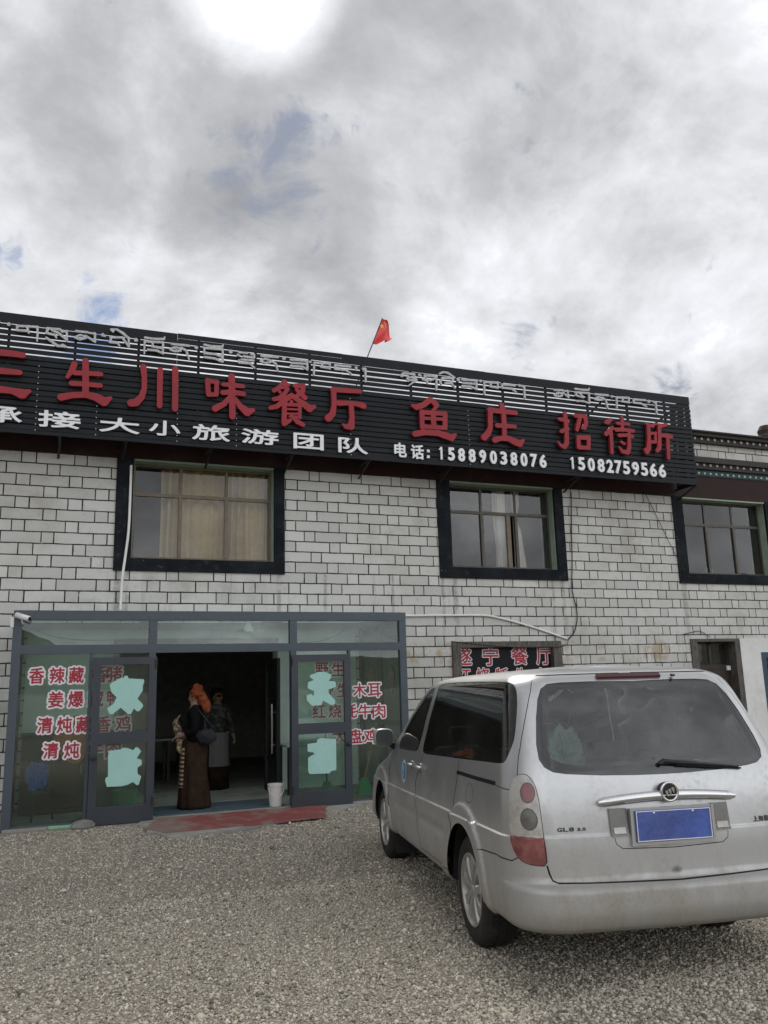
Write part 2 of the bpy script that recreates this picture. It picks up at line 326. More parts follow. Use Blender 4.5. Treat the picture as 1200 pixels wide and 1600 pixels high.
MAT = dict(
    block=m_blocks(), ground=m_ground(), stone=m_stone(), paint=m_paint(), stripe=m_stripe(), led=m_led(),
    slat=plain('dark grey slat metal', (0.0085, 0.011, 0.0145), 0.5, 0.0, 0.25, 2.0, 0.0, 0.2, None, 0.06),
    steel=plain('dark steel', (0.025, 0.026, 0.028), 0.5, 0.3, 0.2), gap_shade=plain('sign backing', (0.014, 0.017, 0.021), 0.7),
    red=plain('red sign letter', (0.275, 0.018, 0.027), 0.5, 0, 0.18, 3.0, 0, 0.35), white=plain('white sign letter', (0.78, 0.79, 0.80), 0.5, 0, 0.06),
    redsticker=plain('red vinyl', (0.33, 0.018, 0.035), 0.5, 0, 0.06), whitesticker=plain('white vinyl', (0.66, 0.64, 0.66), 0.5, 0, 0.05),
    pale=plain('pale mint vinyl back', (0.33, 0.56, 0.51), 0.6, 0, 0.05),
    alu=plain('blue grey aluminium', (0.062, 0.080, 0.096), 0.42, 0.25, 0.10, 2.0, 0, 0.5, None, 0.10),
    doorframe=plain('charcoal aluminium', (0.040, 0.047, 0.058), 0.42, 0.25, 0.12, 2.0, 0, 0.5, None, 0.10),
    trim=m_trim(),
    reveal=plain('green painted reveal', (0.26, 0.33, 0.255), 0.7, 0, 0.15, 4, 0.1, 0.3, None, 0.3),
    wframe=plain('bronze window frame', (0.14, 0.112, 0.078), 0.45, 0.2, 0.2), wframe2=plain('dark bronze window frame', (0.075, 0.066, 0.052), 0.45, 0.2, 0.2),
    wglass=glass('window glass', (0.80, 0.83, 0.81), 0.015, 0.0, 0.05, (0.26, 0.26, 0.245)),
    pglass=glass('porch glass', (0.80, 0.90, 0.855), 0.012, 0.0, 0.03, (0.3, 0.34, 0.32)),
    dglass=glass('door glass', (0.88, 0.93, 0.91), 0.0, 0.0, 0.035, (0.3, 0.34, 0.32)),
    cglass=glass('clear car glass', (0.70, 0.76, 0.74), 0.0, 0.0, 0.04, (0.25, 0.24, 0.22)), vglass=glass('tinted car glass', (0.20, 0.235, 0.23), 0.0, 0.0, 0.06, (0.25, 0.24, 0.22)),
    rglass=glass('dusty rear glass', (0.52, 0.60, 0.58), 0.02, 0.01, 0.04, (0.21, 0.22, 0.215)),
    band=plain('dark red painted band', (0.026, 0.009, 0.009), 0.7, 0, 0.3, 2.0, 0.1, 0.3, None, 0.3),
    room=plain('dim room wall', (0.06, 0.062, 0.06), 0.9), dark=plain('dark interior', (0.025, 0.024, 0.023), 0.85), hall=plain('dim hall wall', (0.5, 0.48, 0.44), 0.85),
    plaster=plain('white plaster', (0.70, 0.70, 0.68), 0.85, 0, 0.10, 1.5, 0.2, 0.3, None, 0.25),
    mint=plain('pale wall paint', (0.78, 0.80, 0.77), 0.85, 0, 0.08, 1.5, 0.1, 0.3, None, 0.15),
    curtain=plain('ochre curtain', (0.62, 0.47, 0.24), 0.9, 0, 0.15, 3.0), sheer=plain('white curtain', (0.75, 0.70, 0.66), 0.9, 0, 0.12, 3.0),
    concrete=m_concrete('concrete', (0.20, 0.19, 0.175), (0.33, 0.32, 0.29)), carpet=m_carpet(),
    mat_=plain('blue grey mat', (0.045, 0.075, 0.09), 0.9, 0, 0.3, 5),
    dwood=m_wood('dark door wood', (0.018, 0.013, 0.010), (0.05, 0.034, 0.024)), gwood=m_wood('weathered post', (0.035, 0.032, 0.03), (0.12, 0.108, 0.09), (4, 4, 1)),
    blue=plain('blue painted door', (0.018, 0.05, 0.085), 0.5, 0, 0.3), cornice=plain('dark cornice', (0.030, 0.024, 0.022), 0.7, 0, 0.35, 3, 0.2), teal=plain('teal cornice band', (0.02, 0.06, 0.06), 0.7, 0, 0.3, 3),
    dot=plain('white beam end', (0.44, 0.43, 0.39), 0.8), pvc=plain('white pvc', (0.74, 0.74, 0.73), 0.4, 0, 0.06, 3, 0, 0.5, None, 0.25), cable=plain('black cable', (0.012, 0.012, 0.012), 0.6),
    flag=plain('red flag cloth', (0.74, 0.095, 0.10), 0.75, 0, 0.08, 8), yellow=plain('yellow star', (0.75, 0.50, 0.05), 0.7),
    tyre=plain('tyre rubber', (0.026, 0.025, 0.024), 0.85, 0, 0.3, 8, 0.1, 0.3, None, 0.55), rim=plain('alloy rim', (0.42, 0.41, 0.39), 0.38, 0.6, 0.12, 8, 0, 0.5, None, 0.5), rimdark=plain('rim shadow gap', (0.03, 0.03, 0.03), 0.7),
    chrome=plain('chrome', (0.66, 0.66, 0.66), 0.14, 0.95, 0.04), handlecup=plain('shaded handle cup', (.26, .26, .26), .3, .6), seam=plain('panel gap', (0.008, 0.008, 0.008), 0.8), black=plain('black plastic', (0.014, 0.014, 0.015), 0.5, 0, 0.2, 5, 0, 0.4),
    lampclear=m_lens('clear lamp lens', (0.44, 0.425, 0.39)), lampred=m_lens('red lamp lens', (0.20, 0.038, 0.038)),
    lampedge=plain('dark lamp edge', (0.10, 0.09, 0.08), 0.3, 0.2), lampring=plain('faded red lamp', (0.20, 0.065, 0.07), 0.25, 0.1, 0.15, 25, 0, 0.6, (0.5, 0.05)), lampgrey=plain('grey lamp', (0.12, 0.117, 0.105), 0.25, 0.3, 0.15, 25, 0, 0.6, (0.5, 0.05)),
    brake=plain('dark red brake lamp', (0.07, 0.014, 0.016), 0.3), plate=plain('blue licence plate', (0.06, 0.105, 0.36), 0.4, 0, 0.35, 5, 0, 0.5, None, 0.3), seat=plain('grey seat cloth', (0.16, 0.16, 0.155), 0.9),
    sticker=plain('blue round sticker', (0.03, 0.19, 0.36), 0.5), badge=plain('dark badge letters', (0.06, 0.06, 0.06), 0.35, 0.5),
    skin=plain('skin', (0.22, 0.125, 0.085), 0.55, 0, 0.08), hair=plain('black hair', (0.012, 0.01, 0.009), 0.5), orange=plain('orange headscarf', (0.19, 0.052, 0.022), 0.9, 0, 0.30, 14, 0.3, 0.1), blk=plain('black jacket', (0.006, 0.006, 0.007), 0.9, 0, 0.25, 9, 0.2, 0.08),
    skirt=plain('dark brown skirt', (0.030, 0.019, 0.013), 0.95, 0, 0.35, 8, 0.3, 0.05), bag=plain('grey shoulder bag', (0.022, 0.024, 0.029), 0.7, 0, 0.2, 8, 0.1, 0.15), apron=plain('pale grey apron', (0.15, 0.14, 0.135), 0.9, 0, 0.1, 6),
    sleeve=m_cloth('patterned wool', [(0.32, 0.25, 0.15), (0.07, 0.05, 0.04), (0.38, 0.36, 0.34), (0.2, 0.09, 0.04), (0.42, 0.30, 0.12)], 34), floral=m_cloth('dark floral blouse', [(0.02, 0.022, 0.02), (0.05, 0.055, 0.045), (0.10, 0.085, 0.07), (0.03, 0.03, 0.03)], 26),
    bucket=plain('white bucket plastic', (0.58, 0.575, 0.54), 0.45, 0, 0.05, 5, 0, 0.4, None, 0.2), rock=m_concrete('rock', (0.10, 0.10, 0.09), (0.24, 0.23, 0.20)), green=plain('green plastic', (0.02, 0.26, 0.085), 0.45), lgreen=plain('pale green plastic', (0.22, 0.42, 0.25), 0.5), rust=plain('rust orange cloth', (0.50, 0.16, 0.05), 0.85, 0, 0.25, 10), bluebag=plain('blue plastic bag', (0.035, 0.10, 0.42), 0.4), stick=plain('yellow broom stick', (0.40, 0.22, 0.05), 0.5),
    table=plain('pale table top', (0.42, 0.44, 0.43), 0.4), dtable=plain('dark table', (0.05, 0.032, 0.024), 0.5), camw=plain('white camera housing', (0.64, 0.64, 0.63), 0.35), hill=plain('dry hillside', (0.12, 0.11, 0.075), 0.95, 0, 0.35, 0.02), board=plain('black sign board', (0.008, 0.008, 0.011), 0.55, 0, 0.3, 3, 0, 0.2), tealdoor=plain('teal strip', (0.03, 0.15, 0.13), 0.5), sillblue=plain('pale blue mug', (0.30, 0.48, 0.55), 0.4), card=plain('cream carton', (0.50, 0.48, 0.40), 0.8), glow=plain('white lamp glass', (0.7, 0.72, 0.68), 0.35),
)

# ------------------------------------------------------------------ building helpers
ORG = {}
def tag(o, label=None, cat=None, group=None, kind=None):
    if label: o['label'] = label
    if cat: o['category'] = cat
    if group: o['group'] = group
    if kind: o['kind'] = kind
    return o
def thing(name, label, cat, loc=(0, 0, 0), group=None):
    o = bpy.data.objects.new(name, None); C.objects.link(o); o.location = loc; o.empty_display_size = 0.2
    ORG[o] = Vector(loc); return tag(o, label, cat, group)
def link(name, me, parent=None):
    o = bpy.data.objects.new(name, me); C.objects.link(o)
    if parent is not None:
        o.parent = parent; ORG[o] = ORG[parent]
    else: ORG[o] = Vector((0, 0, 0))
    return o
def rootpoint(verts):
    a = np.array(verts); return Vector(((a[:, 0].min() + a[:, 0].max()) / 2, (a[:, 1].min() + a[:, 1].max()) / 2, a[:, 2].min()))
class MB:
    def __init__(s): s.v = []; s.f = []; s.mi = []; s.cur = 0
    def add(s, vs, fs, mi=None):
        b = len(s.v); s.v += [tuple(v) for v in vs]
        for f in fs: s.f.append([i + b for i in f]); s.mi.append(s.cur if mi is None else mi)
        return s
    def box(s, x0, x1, y0, y1, z0, z1):
        return s.add([(x0, y0, z0), (x1, y0, z0), (x1, y1, z0), (x0, y1, z0), (x0, y0, z1), (x1, y0, z1), (x1, y1, z1), (x0, y1, z1)],
                     [(0, 3, 2, 1), (4, 5, 6, 7), (0, 1, 5, 4), (1, 2, 6, 5), (2, 3, 7, 6), (3, 0, 4, 7)])
    def bevbox(s, x0, x1, y0, y1, z0, z1, b):
        bm = bmesh.new(); bmesh.ops.create_cube(bm, size=1)
        for v in bm.verts:
            v.co = Vector(((x0 + x1) / 2 + v.co.x * (x1 - x0), (y0 + y1) / 2 + v.co.y * (y1 - y0), (z0 + z1) / 2 + v.co.z * (z1 - z0)))
        bmesh.ops.bevel(bm, geom=bm.edges[:], offset=b, segments=3, affect='EDGES', profile=0.5)
        return s.frombm(bm)
    def frombm(s, bm, mtx=None):
        bm.verts.index_update()
        s.add([(mtx @ v.co if mtx else v.co) for v in bm.verts], [[v.index for v in f.verts] for f in bm.faces]); bm.free(); return s
    def quad(s, a, b, c, d): return s.add([a, b, c, d], [(0, 1, 2, 3)])
    def tube(s, pts, r, seg=8, caps=True):
        pts = [Vector(p) for p in pts]; n = len(pts); rs = r if isinstance(r, (list, tuple)) else [r] * n; b = []
        up = Vector((0.13, 0.21, 0.97)); prev = None
        for i, p in enumerate(pts):
            t = (pts[min(i + 1, n - 1)] - pts[max(i - 1, 0)]).normalized()
            a = t.cross(up if prev is None else prev)
            if prev is None:
                if a.length < 1e-3: a = t.cross(Vector((1, 0, 0)))
                a.normalize(); q = a.cross(t).normalized()
            else:
                a.normalize(); q = a.cross(t).normalized()
            prev = q
            b += [p + (a * math.cos(2 * math.pi * k / seg) + q * math.sin(2 * math.pi * k / seg)) * rs[i] for k in range(seg)]
        f = [(i * seg + k, i * seg + (k + 1) % seg, (i + 1) * seg + (k + 1) % seg, (i + 1) * seg + k) for i in range(n - 1) for k in range(seg)]
        if caps: f += [tuple(range(seg))[::-1], tuple((n - 1) * seg + k for k in range(seg))]
        return s.add(b, f)
    def lathe(s, prof, axis='z', o=(0, 0, 0), seg=24, closed=False):
        vs = []; n = len(prof)
        for k in range(seg):
            a = 2 * math.pi * k / seg
            for r, h in prof:
                if axis == 'z': vs.append((o[0] + r * math.cos(a), o[1] + r * math.sin(a), o[2] + h))
                elif axis == 'y': vs.append((o[0] + r * math.cos(a), o[1] + h, o[2] + r * math.sin(a)))
                else: vs.append((o[0] + h, o[1] + r * math.cos(a), o[2] + r * math.sin(a)))
        m = n if closed else n - 1
        f = [(k * n + i, ((k + 1) % seg) * n + i, ((k + 1) % seg) * n + (i + 1) % n, k * n + (i + 1) % n) for k in range(seg) for i in range(m)]
        return s.add(vs, f)
    def prism(s, poly, y0, y1):
        n = len(poly); vs = [(x, y0, z) for x, z in poly] + [(x, y1, z) for x, z in poly]
        return s.add(vs, [tuple(range(n)), tuple(range(2 * n - 1, n - 1, -1))] + [(i, i + n, (i + 1) % n + n, (i + 1) % n) for i in range(n)])
    def build(s, name, mat, parent=None, smooth=False, recalc=True):
        off = ORG[parent] if parent is not None else rootpoint(s.v)
        me = bpy.data.meshes.new(name); me.from_pydata([tuple(Vector(v) - off) for v in s.v], [], s.f)
        for m in (mat if isinstance(mat, list) else [mat]): me.materials.append(MAT[m] if isinstance(m, str) else m)
        if isinstance(mat, list): me.polygons.foreach_set('material_index', s.mi)
        if recalc:
            bm = bmesh.new(); bm.from_mesh(me); bmesh.ops.recalc_face_normals(bm, faces=bm.faces[:]); bm.to_mesh(me); bm.free()
        if smooth:
            me.polygons.foreach_set('use_smooth', [True] * len(me.polygons))
            if smooth != 'all': me.set_sharp_from_angle(angle=rad(smooth if isinstance(smooth, (int, float)) and smooth > 1 else 40))
        o = link(name, me, parent)
        if parent is None: o.location = off; ORG[o] = off
        return o
def icoverts(sub):
    bm = bmesh.new(); bmesh.ops.create_icosphere(bm, subdivisions=sub, radius=1); v = np.array([x.co[:] for x in bm.verts]); bm.verts.index_update()
    f = np.array([[y.index for y in x.verts] for x in bm.faces]); bm.free(); return v, f

# lettering: a signed distance field cut by marching squares into a solid
def fill_field(F, xs, zs):
    ins = F < 0; nx, nz = F.shape; V = []; idx = {}; faces = []; rim = []
    def corner(i, j):
        k = (i, j, 0)
        if k not in idx: idx[k] = len(V); V.append((xs[i], zs[j]))
        return idx[k]
    def cross(i0, j0, i1, j1):
        k = (min(i0, i1), min(j0, j1), 1 if j0 == j1 else 2)
        if k not in idx:
            a, b = F[i0, j0], F[i1, j1]; t = a / (a - b); idx[k] = len(V)
            V.append((xs[i0] + (xs[i1] - xs[i0]) * t, zs[j0] + (zs[j1] - zs[j0]) * t))
        return idx[k]
    any_ = ins[:-1, :-1] | ins[1:, :-1] | ins[1:, 1:] | ins[:-1, 1:]
    for i, j in zip(*np.nonzero(any_)):
        cs = ((i, j), (i + 1, j), (i + 1, j + 1), (i, j + 1)); poly = []; kinds = []
        for k in range(4):
            a = cs[k]; b = cs[(k + 1) % 4]
            if ins[a]: poly.append(corner(*a)); kinds.append(0)
            if ins[a] != ins[b]: poly.append(cross(*a, *b)); kinds.append(1 if ins[a] else 2)
        if len(poly) < 3: continue
        faces.append(poly)
        for k in range(len(poly)):
            if kinds[k] == 1 and kinds[(k + 1) % len(poly)] == 2: rim.append((poly[k], poly[(k + 1) % len(poly)]))
    return V, faces, rim
def field_mesh(mb, F, xs, zs, y, depth):
    V, fa, rim = fill_field(F, xs, zs); n = len(V)
    vs = [(x, y, z) for x, z in V]
    fs = [tuple(f) for f in fa]
    if depth:
        vs += [(x, y + depth, z) for x, z in V]; fs += [tuple(i + n for i in reversed(f)) for f in fa] + [(b, a, a + n, b + n) for a, b in rim]
    mb.add(vs, fs)
def stroke_field(strokes, step):
    P = np.concatenate([np.array(s)[:, :2] for s in strokes]); R = max(max(q[2] for q in s) for s in strokes)
    xs = np.arange(P[:, 0].min() - R - step * 2, P[:, 0].max() + R + step * 3, step); zs = np.arange(P[:, 1].min() - R - step * 2, P[:, 1].max() + R + step * 3, step)
    X, Z = np.meshgrid(xs, zs, indexing='ij'); F = np.full(X.shape, 9.0)
    for s in strokes:
        if len(s) == 1: s = [s[0], (s[0][0] + 1e-4, s[0][1], s[0][2])]
        for (ax, az, ar), (bx, bz, br) in zip(s[:-1], s[1:]):
            dx, dz = bx - ax, bz - az; t = np.clip(((X - ax) * dx + (Z - az) * dz) / (dx * dx + dz * dz + 1e-12), 0, 1)
            F = np.minimum(F, np.hypot(X - ax - t * dx, Z - az - t * dz) - (ar + (br - ar) * t))
    return F, xs, zs
GL = {}
def glyph(ch):
    if ch in GL: return GL[ch]
    c = bpy.data.curves.new('t', 'FONT'); c.body = ch; c.size = 1; c.resolution_u = 4
    o = bpy.data.objects.new('t', c); C.objects.link(o); dg = bpy.context.evaluated_depsgraph_get(); dg.update()
    me = bpy.data.meshes.new_from_object(o.evaluated_get(dg)); V = np.array([v.co[:2] for v in me.vertices]); cnt = {}
    for p in me.polygons:
        for e in p.edge_keys: cnt[e] = cnt.get(e, 0) + 1
    E = np.array([e for e, k in cnt.items() if k == 1])
    bpy.data.objects.remove(o); bpy.data.curves.remove(c); bpy.data.meshes.remove(me)
    GL[ch] = (V[E[:, 0]], V[E[:, 1]]); return GL[ch]
def glyph_field(ch, cx, cz, w, h, grow, step, mirror=False, keep=None, margin=0.0):
    a, b = glyph(ch); A = np.concatenate([a, b]); lo, hi = A.min(0), A.max(0); sz = hi - lo
    if keep: w = h * sz[0] / sz[1] * keep
    sc = np.array([(w - 2 * grow) / max(sz[0], .05), (h - 2 * grow) / max(sz[1], .05)]); o = np.array([cx, cz]); mid = (lo + hi) / 2
    if mirror: a = np.stack([2 * mid[0] - a[:, 0], a[:, 1]], 1); b = np.stack([2 * mid[0] - b[:, 0], b[:, 1]], 1)
    a = (a - mid) * sc + o; b = (b - mid) * sc + o; g = max(grow, 0) + margin + 2 * step
    xs = np.arange(cx - w / 2 - g, cx + w / 2 + g + step, step); zs = np.arange(cz - h / 2 - g, cz + h / 2 + g + step, step)
    X, Z = np.meshgrid(xs, zs, indexing='ij'); Q = np.stack([X.ravel(), Z.ravel()], 1)[:, None, :]
    d = b - a; t = np.clip(((Q - a) * d).sum(2) / ((d * d).sum(1) + 1e-12), 0, 1); D = np.hypot(*(np.moveaxis(Q - a - t[..., None] * d, 2, 0))).min(1)
    q = Q[:, 0, :]; qx, qz = q[:, :1], q[:, 1:]
    hit = ((a[:, 1] > qz) != (b[:, 1] > qz)) & (qx < (b[:, 0] - a[:, 0]) * (qz - a[:, 1]) / (b[:, 1] - a[:, 1] + 1e-12) + a[:, 0])
    inside = hit.sum(1) % 2 == 1
    F = np.where(inside, -D, D).reshape(X.shape) - grow
    return F, xs, zs
def zstrokes(strokes, ox, oy, k, D):
    out = []
    for s in strokes:
        r = []
        for x, y, w in s:
            px, py = ox + x / k, oy + y / k; p = at(px, py, D); m = (at(px, py - 1, D).z - p.z) / k; r.append((p.x, p.z, w * m))
        out.append(r)
    return out

# ------------------------------------------------------------------ ground and hills
def sstep(a, b, x):
    x = np.clip((x - a) / (b - a), 0, 1); return x * x * (3 - 2 * x)
def gh(x, y): return -0.06 * sstep(2.0, 9.0, y) + 0.012 * np.sin(x * 1.3 + 0.7 * y) * np.sin(y * 0.9 - x * 0.4) * sstep(0.5, 3.0, y) * (1 - sstep(9.5, 11, y))
def ground():
    xs = np.concatenate([[-900, -300, -120, -60, -30], np.arange(-16, 26.1, 0.4), [40, 70, 130, 300, 900]])
    ys = np.concatenate([[-900, -300, -120, -60, -30, -14], np.arange(-6, 14.5, 0.4), [30, 70, 150, 400, 900]])
    X, Y = np.meshgrid(xs, ys, indexing='ij'); Z = gh(X, Y); n, m = X.shape
    mb = MB(); mb.v = [tuple(q) for q in np.stack([X.ravel(), Y.ravel(), Z.ravel()], 1)]
    mb.f = [(i * m + j, (i + 1) * m + j, (i + 1) * m + j + 1, i * m + j + 1) for i in range(n - 1) for j in range(m - 1)]; mb.mi = [0] * len(mb.f)
    me = bpy.data.meshes.new('ground'); me.from_pydata(mb.v, [], mb.f); me.materials.append(MAT['ground']); me.polygons.foreach_set('use_smooth', [True] * len(me.polygons))
    o = link('ground', me); tag(o, 'grey brown gravel yard in front of the restaurant', 'ground', kind='structure')
    # hills behind the camera, seen only as reflections
    mb = MB(); K = 96; prof = []
    for k in range(K):
        a = 2 * math.pi * k / K
        h = 55 + 40 * math.sin(a * 3 + 1) + 25 * math.sin(a * 7 + 2) + 14 * math.sin(a * 13)
        for r, f in ((420, 0.0), (560, 0.35), (700, 0.8), (820, 1.0), (1000, 0.9)):
            rr = r * (1 + .04 * math.sin(a * 11 + r)); mb.v.append((rr * math.cos(a), rr * math.sin(a), -2 + max(12, h) * f * (1 + .1 * math.sin(a * 23 + r))))
    for k in range(K):
        for i in range(4): mb.f.append((k * 5 + i, ((k + 1) % K) * 5 + i, ((k + 1) % K) * 5 + i + 1, k * 5 + i + 1)); mb.mi.append(0)
    o = mb.build('hills', 'hill', smooth='all'); tag(o, 'bare brown hills around the valley', 'hills', kind='structure')
ground()

def gravel():
    v1, f1 = icoverts(1)
    # stones thin out with distance; the belt in front of the camera is densest
    pts = []
    def belt(n, y0, y1, half, r0, r1, shape=0):
        y = RNG.uniform(y0, y1, n); cx = 0.40 * y; x = cx + RNG.uniform(-1, 1, n) * (half + 0.56 * y) + (RNG.random(n) < .25) * RNG.normal(0, 1.6, n)
        stones(np.stack([x, y, np.exp(RNG.normal(0, .30, n)) * RNG.uniform(r0, r1, n)], 1), shape)
    SH = [icoverts(1), (np.array([(1, 0, 0), (-1, 0, 0), (0, 1, 0), (0, -1, 0), (0, 0, 1), (0, 0, -1)], float), np.array([(0, 2, 4), (2, 1, 4), (1, 3, 4), (3, 0, 4), (2, 0, 5), (1, 2, 5), (3, 1, 5), (0, 3, 5)]))]
    CO = []; FF = []; TT = []; base_ = [0]
    def stones(P, shape):
      v1, f1 = SH[shape]; n = len(P)
      A = RNG.uniform(0, 2 * np.pi, n); sx = P[:, 2] * RNG.uniform(.8, 1.5, n); sy = P[:, 2] * RNG.uniform(.7, 1.1, n); sz = P[:, 2] * RNG.uniform(.45, .85, n)
      V = np.repeat(v1[None], n, 0) * (1 + RNG.normal(0, .13, (n, len(v1), 1)))
      X = V[..., 0] * sx[:, None]; Y = V[..., 1] * sy[:, None]; Z = V[..., 2] * sz[:, None]
      ti = RNG.normal(0, .35, n)[:, None]; X, Z = X * np.cos(ti) - Z * np.sin(ti), X * np.sin(ti) + Z * np.cos(ti)
      ca, sa = np.cos(A)[:, None], np.sin(A)[:, None]
      XX = X * ca - Y * sa + P[:, :1]; YY = X * sa + Y * ca + P[:, 1:2]; ZZ = Z + (gh(P[:, 0], P[:, 1]) + sz * RNG.uniform(-.1, .55, n))[:, None]
      nv = len(v1); CO.append(np.stack([XX, YY, ZZ], 2).reshape(-1, 3)); FF.append((f1[None] + (np.arange(n) * nv)[:, None, None]).reshape(-1) + base_[0]); base_[0] += n * nv; TT.append(np.repeat(np.clip(RNG.normal(.50, .27, n), 0, 1), nv))
    belt(62000, 1.6, 4.2, .3, .0052, .0098); belt(70000, 4.0, 7.5, .2, .006, .0105, 1); belt(60000, 7.2, 11.8, .2, .007, .011, 1); belt(260, 1.8, 11, .2, .012, .018)
    co = np.concatenate(CO); F = np.concatenate(FF)
    me = bpy.data.meshes.new('gravel'); me.vertices.add(len(co)); me.vertices.foreach_set('co', co.ravel()); me.loops.add(len(F)); me.loops.foreach_set('vertex_index', F)
    me.polygons.add(len(F) // 3); me.polygons.foreach_set('loop_start', np.arange(0, len(F), 3)); me.polygons.foreach_set('loop_total', np.full(len(F) // 3, 3)); me.update(calc_edges=True)
    at_ = me.attributes.new('tone', 'FLOAT', 'POINT'); at_.data.foreach_set('value', np.concatenate(TT))
    me.materials.append(MAT['stone'])
    o = link('gravel', me); tag(o, 'loose grey and tan gravel covering the yard', 'gravel', kind='stuff')
gravel()

# ------------------------------------------------------------------ building
DF, DS, DP = 14.05, 13.35, 12.0
WZ0, WZ1 = 3.79, 5.46
WIN = [(1.06, 3.47), (6.94, 9.30), (12.58, 14.95)]
OUT = [(0.787, 3.66), (6.667, 9.505), (12.31, 15.2)]
HALL = (0.95, 3.52, -0.06, 2.36)
SDOOR = (7.02, 9.03, -0.06, 2.34)
WDOOR = (12.60, 13.62, -0.06, 2.34)
BDOOR = (14.32, 15.30, -0.06, 2.10)
bld = thing('restaurant_building', 'two storey white painted block restaurant building with dark window surrounds and a dark cornice', 'building', (8, DF, 0))

def facade():
    holes = [(a, b, WZ0, WZ1) for a, b in WIN] + [HALL, SDOOR, WDOOR, BDOOR]
    X0, X1, Z0, Z1 = -7, 22, -0.4, 6.02
    xs = sorted({X0, X1, *[h[0] for h in holes], *[h[1] for h in holes]}); zs = sorted({Z0, Z1, *[h[2] for h in holes], *[h[3] for h in holes]})
    mb = MB()
    for a, b in zip(xs[:-1], xs[1:]):
        for c, d in zip(zs[:-1], zs[1:]):
            mx, mz = (a + b) / 2, (c + d) / 2
            if any(h[0] < mx < h[1] and h[2] < mz < h[3] for h in holes): continue
            mb.quad((a, DF, c), (b, DF, c), (b, DF, d), (a, DF, d))
    # side and rear walls
    mb.quad((X0, DF, Z0), (X0, DF, Z1), (X0, 24, Z1), (X0, 24, Z0)); mb.quad((X1, DF, Z0), (X1, 24, Z0), (X1, 24, Z1), (X1, DF, Z1)); mb.quad((X0, 24, Z0), (X0, 24, Z1), (X1, 24, Z1), (X1, 24, Z0))
    mb.build('wall', 'block', bld, recalc=False)
    # parapet above the sign level
    mb = MB(); mb.box(X0, X1, DF - 0.02, 24, 6.40, 6.74); mb.build('parapet', 'block', bld)
    mb = MB(); mb.box(X0, X1, DF - .006, DF + .05, 5.49, 5.995); mb.build('painted_band', 'band', bld)
    mb = MB(); mb.box(X0, X1, DF - .03, DF + .05, 6.0, 6.13); mb.build('cornice_band', 'teal', bld)
    for z0, z1, pr in ((6.14, 6.395, .17), (6.745, 6.95, .20)):
        mb = MB(); mb.box(X0, X1, DF - pr, 24.1, z0 + .13, z1); mb.box(X0, X1, DF - pr * .55, 24.05, z0, z0 + .128)
        c = mb.build('cornice', 'cornice', bld); x = 12.62; me = None
        while x < 17:
            if me is None: mb2 = MB(); mb2.box(x, x + .052, DF - pr * .55 - .02, DF - pr * .5, z0 + .058, z0 + .112); b = mb2.build('beam_end', 'dot', c); me = b.data; bx = x
            else: b = link('beam_end', me, c); b.location.x = x - bx
            x += .19 + RNG.normal(0, .006)
    x = 12.6; me = None
    while x < 17:
        if me is None: mb = MB(); mb.box(x, x + .05, DF - .045, DF - .025, 6.03, 6.075); b = mb.build('bead', 'dot', bld); me = b.data; bx = x
        else: b = link('bead', me, bld); b.location.x = x - bx
        x += .165
    # slate coping courses
    mb = MB(); mb.box(X0, X1, DF - .26, 24.2, 6.952, 6.985); mb.build('roof', 'cornice', bld)
    # roof-top incense chimney at the right
    p = at(1199, 690, DF + .9); mb = MB(); prof = [(.0, 0), (.20, 0), (.23, .1), (.19, .16), (.24, .24), (.20, .34), (.23, .45), (.19, .52), (.21, .62), (.17, .70), (.15, .74), (0, .76)]
    mb.lathe(prof, 'z', (p.x, DF + .9, 6.97), 14); mb.build('chimney', plain('sooty stone', (.06, .045, .04), .9, 0, .4, 12, .6), bld, smooth=30)
facade()

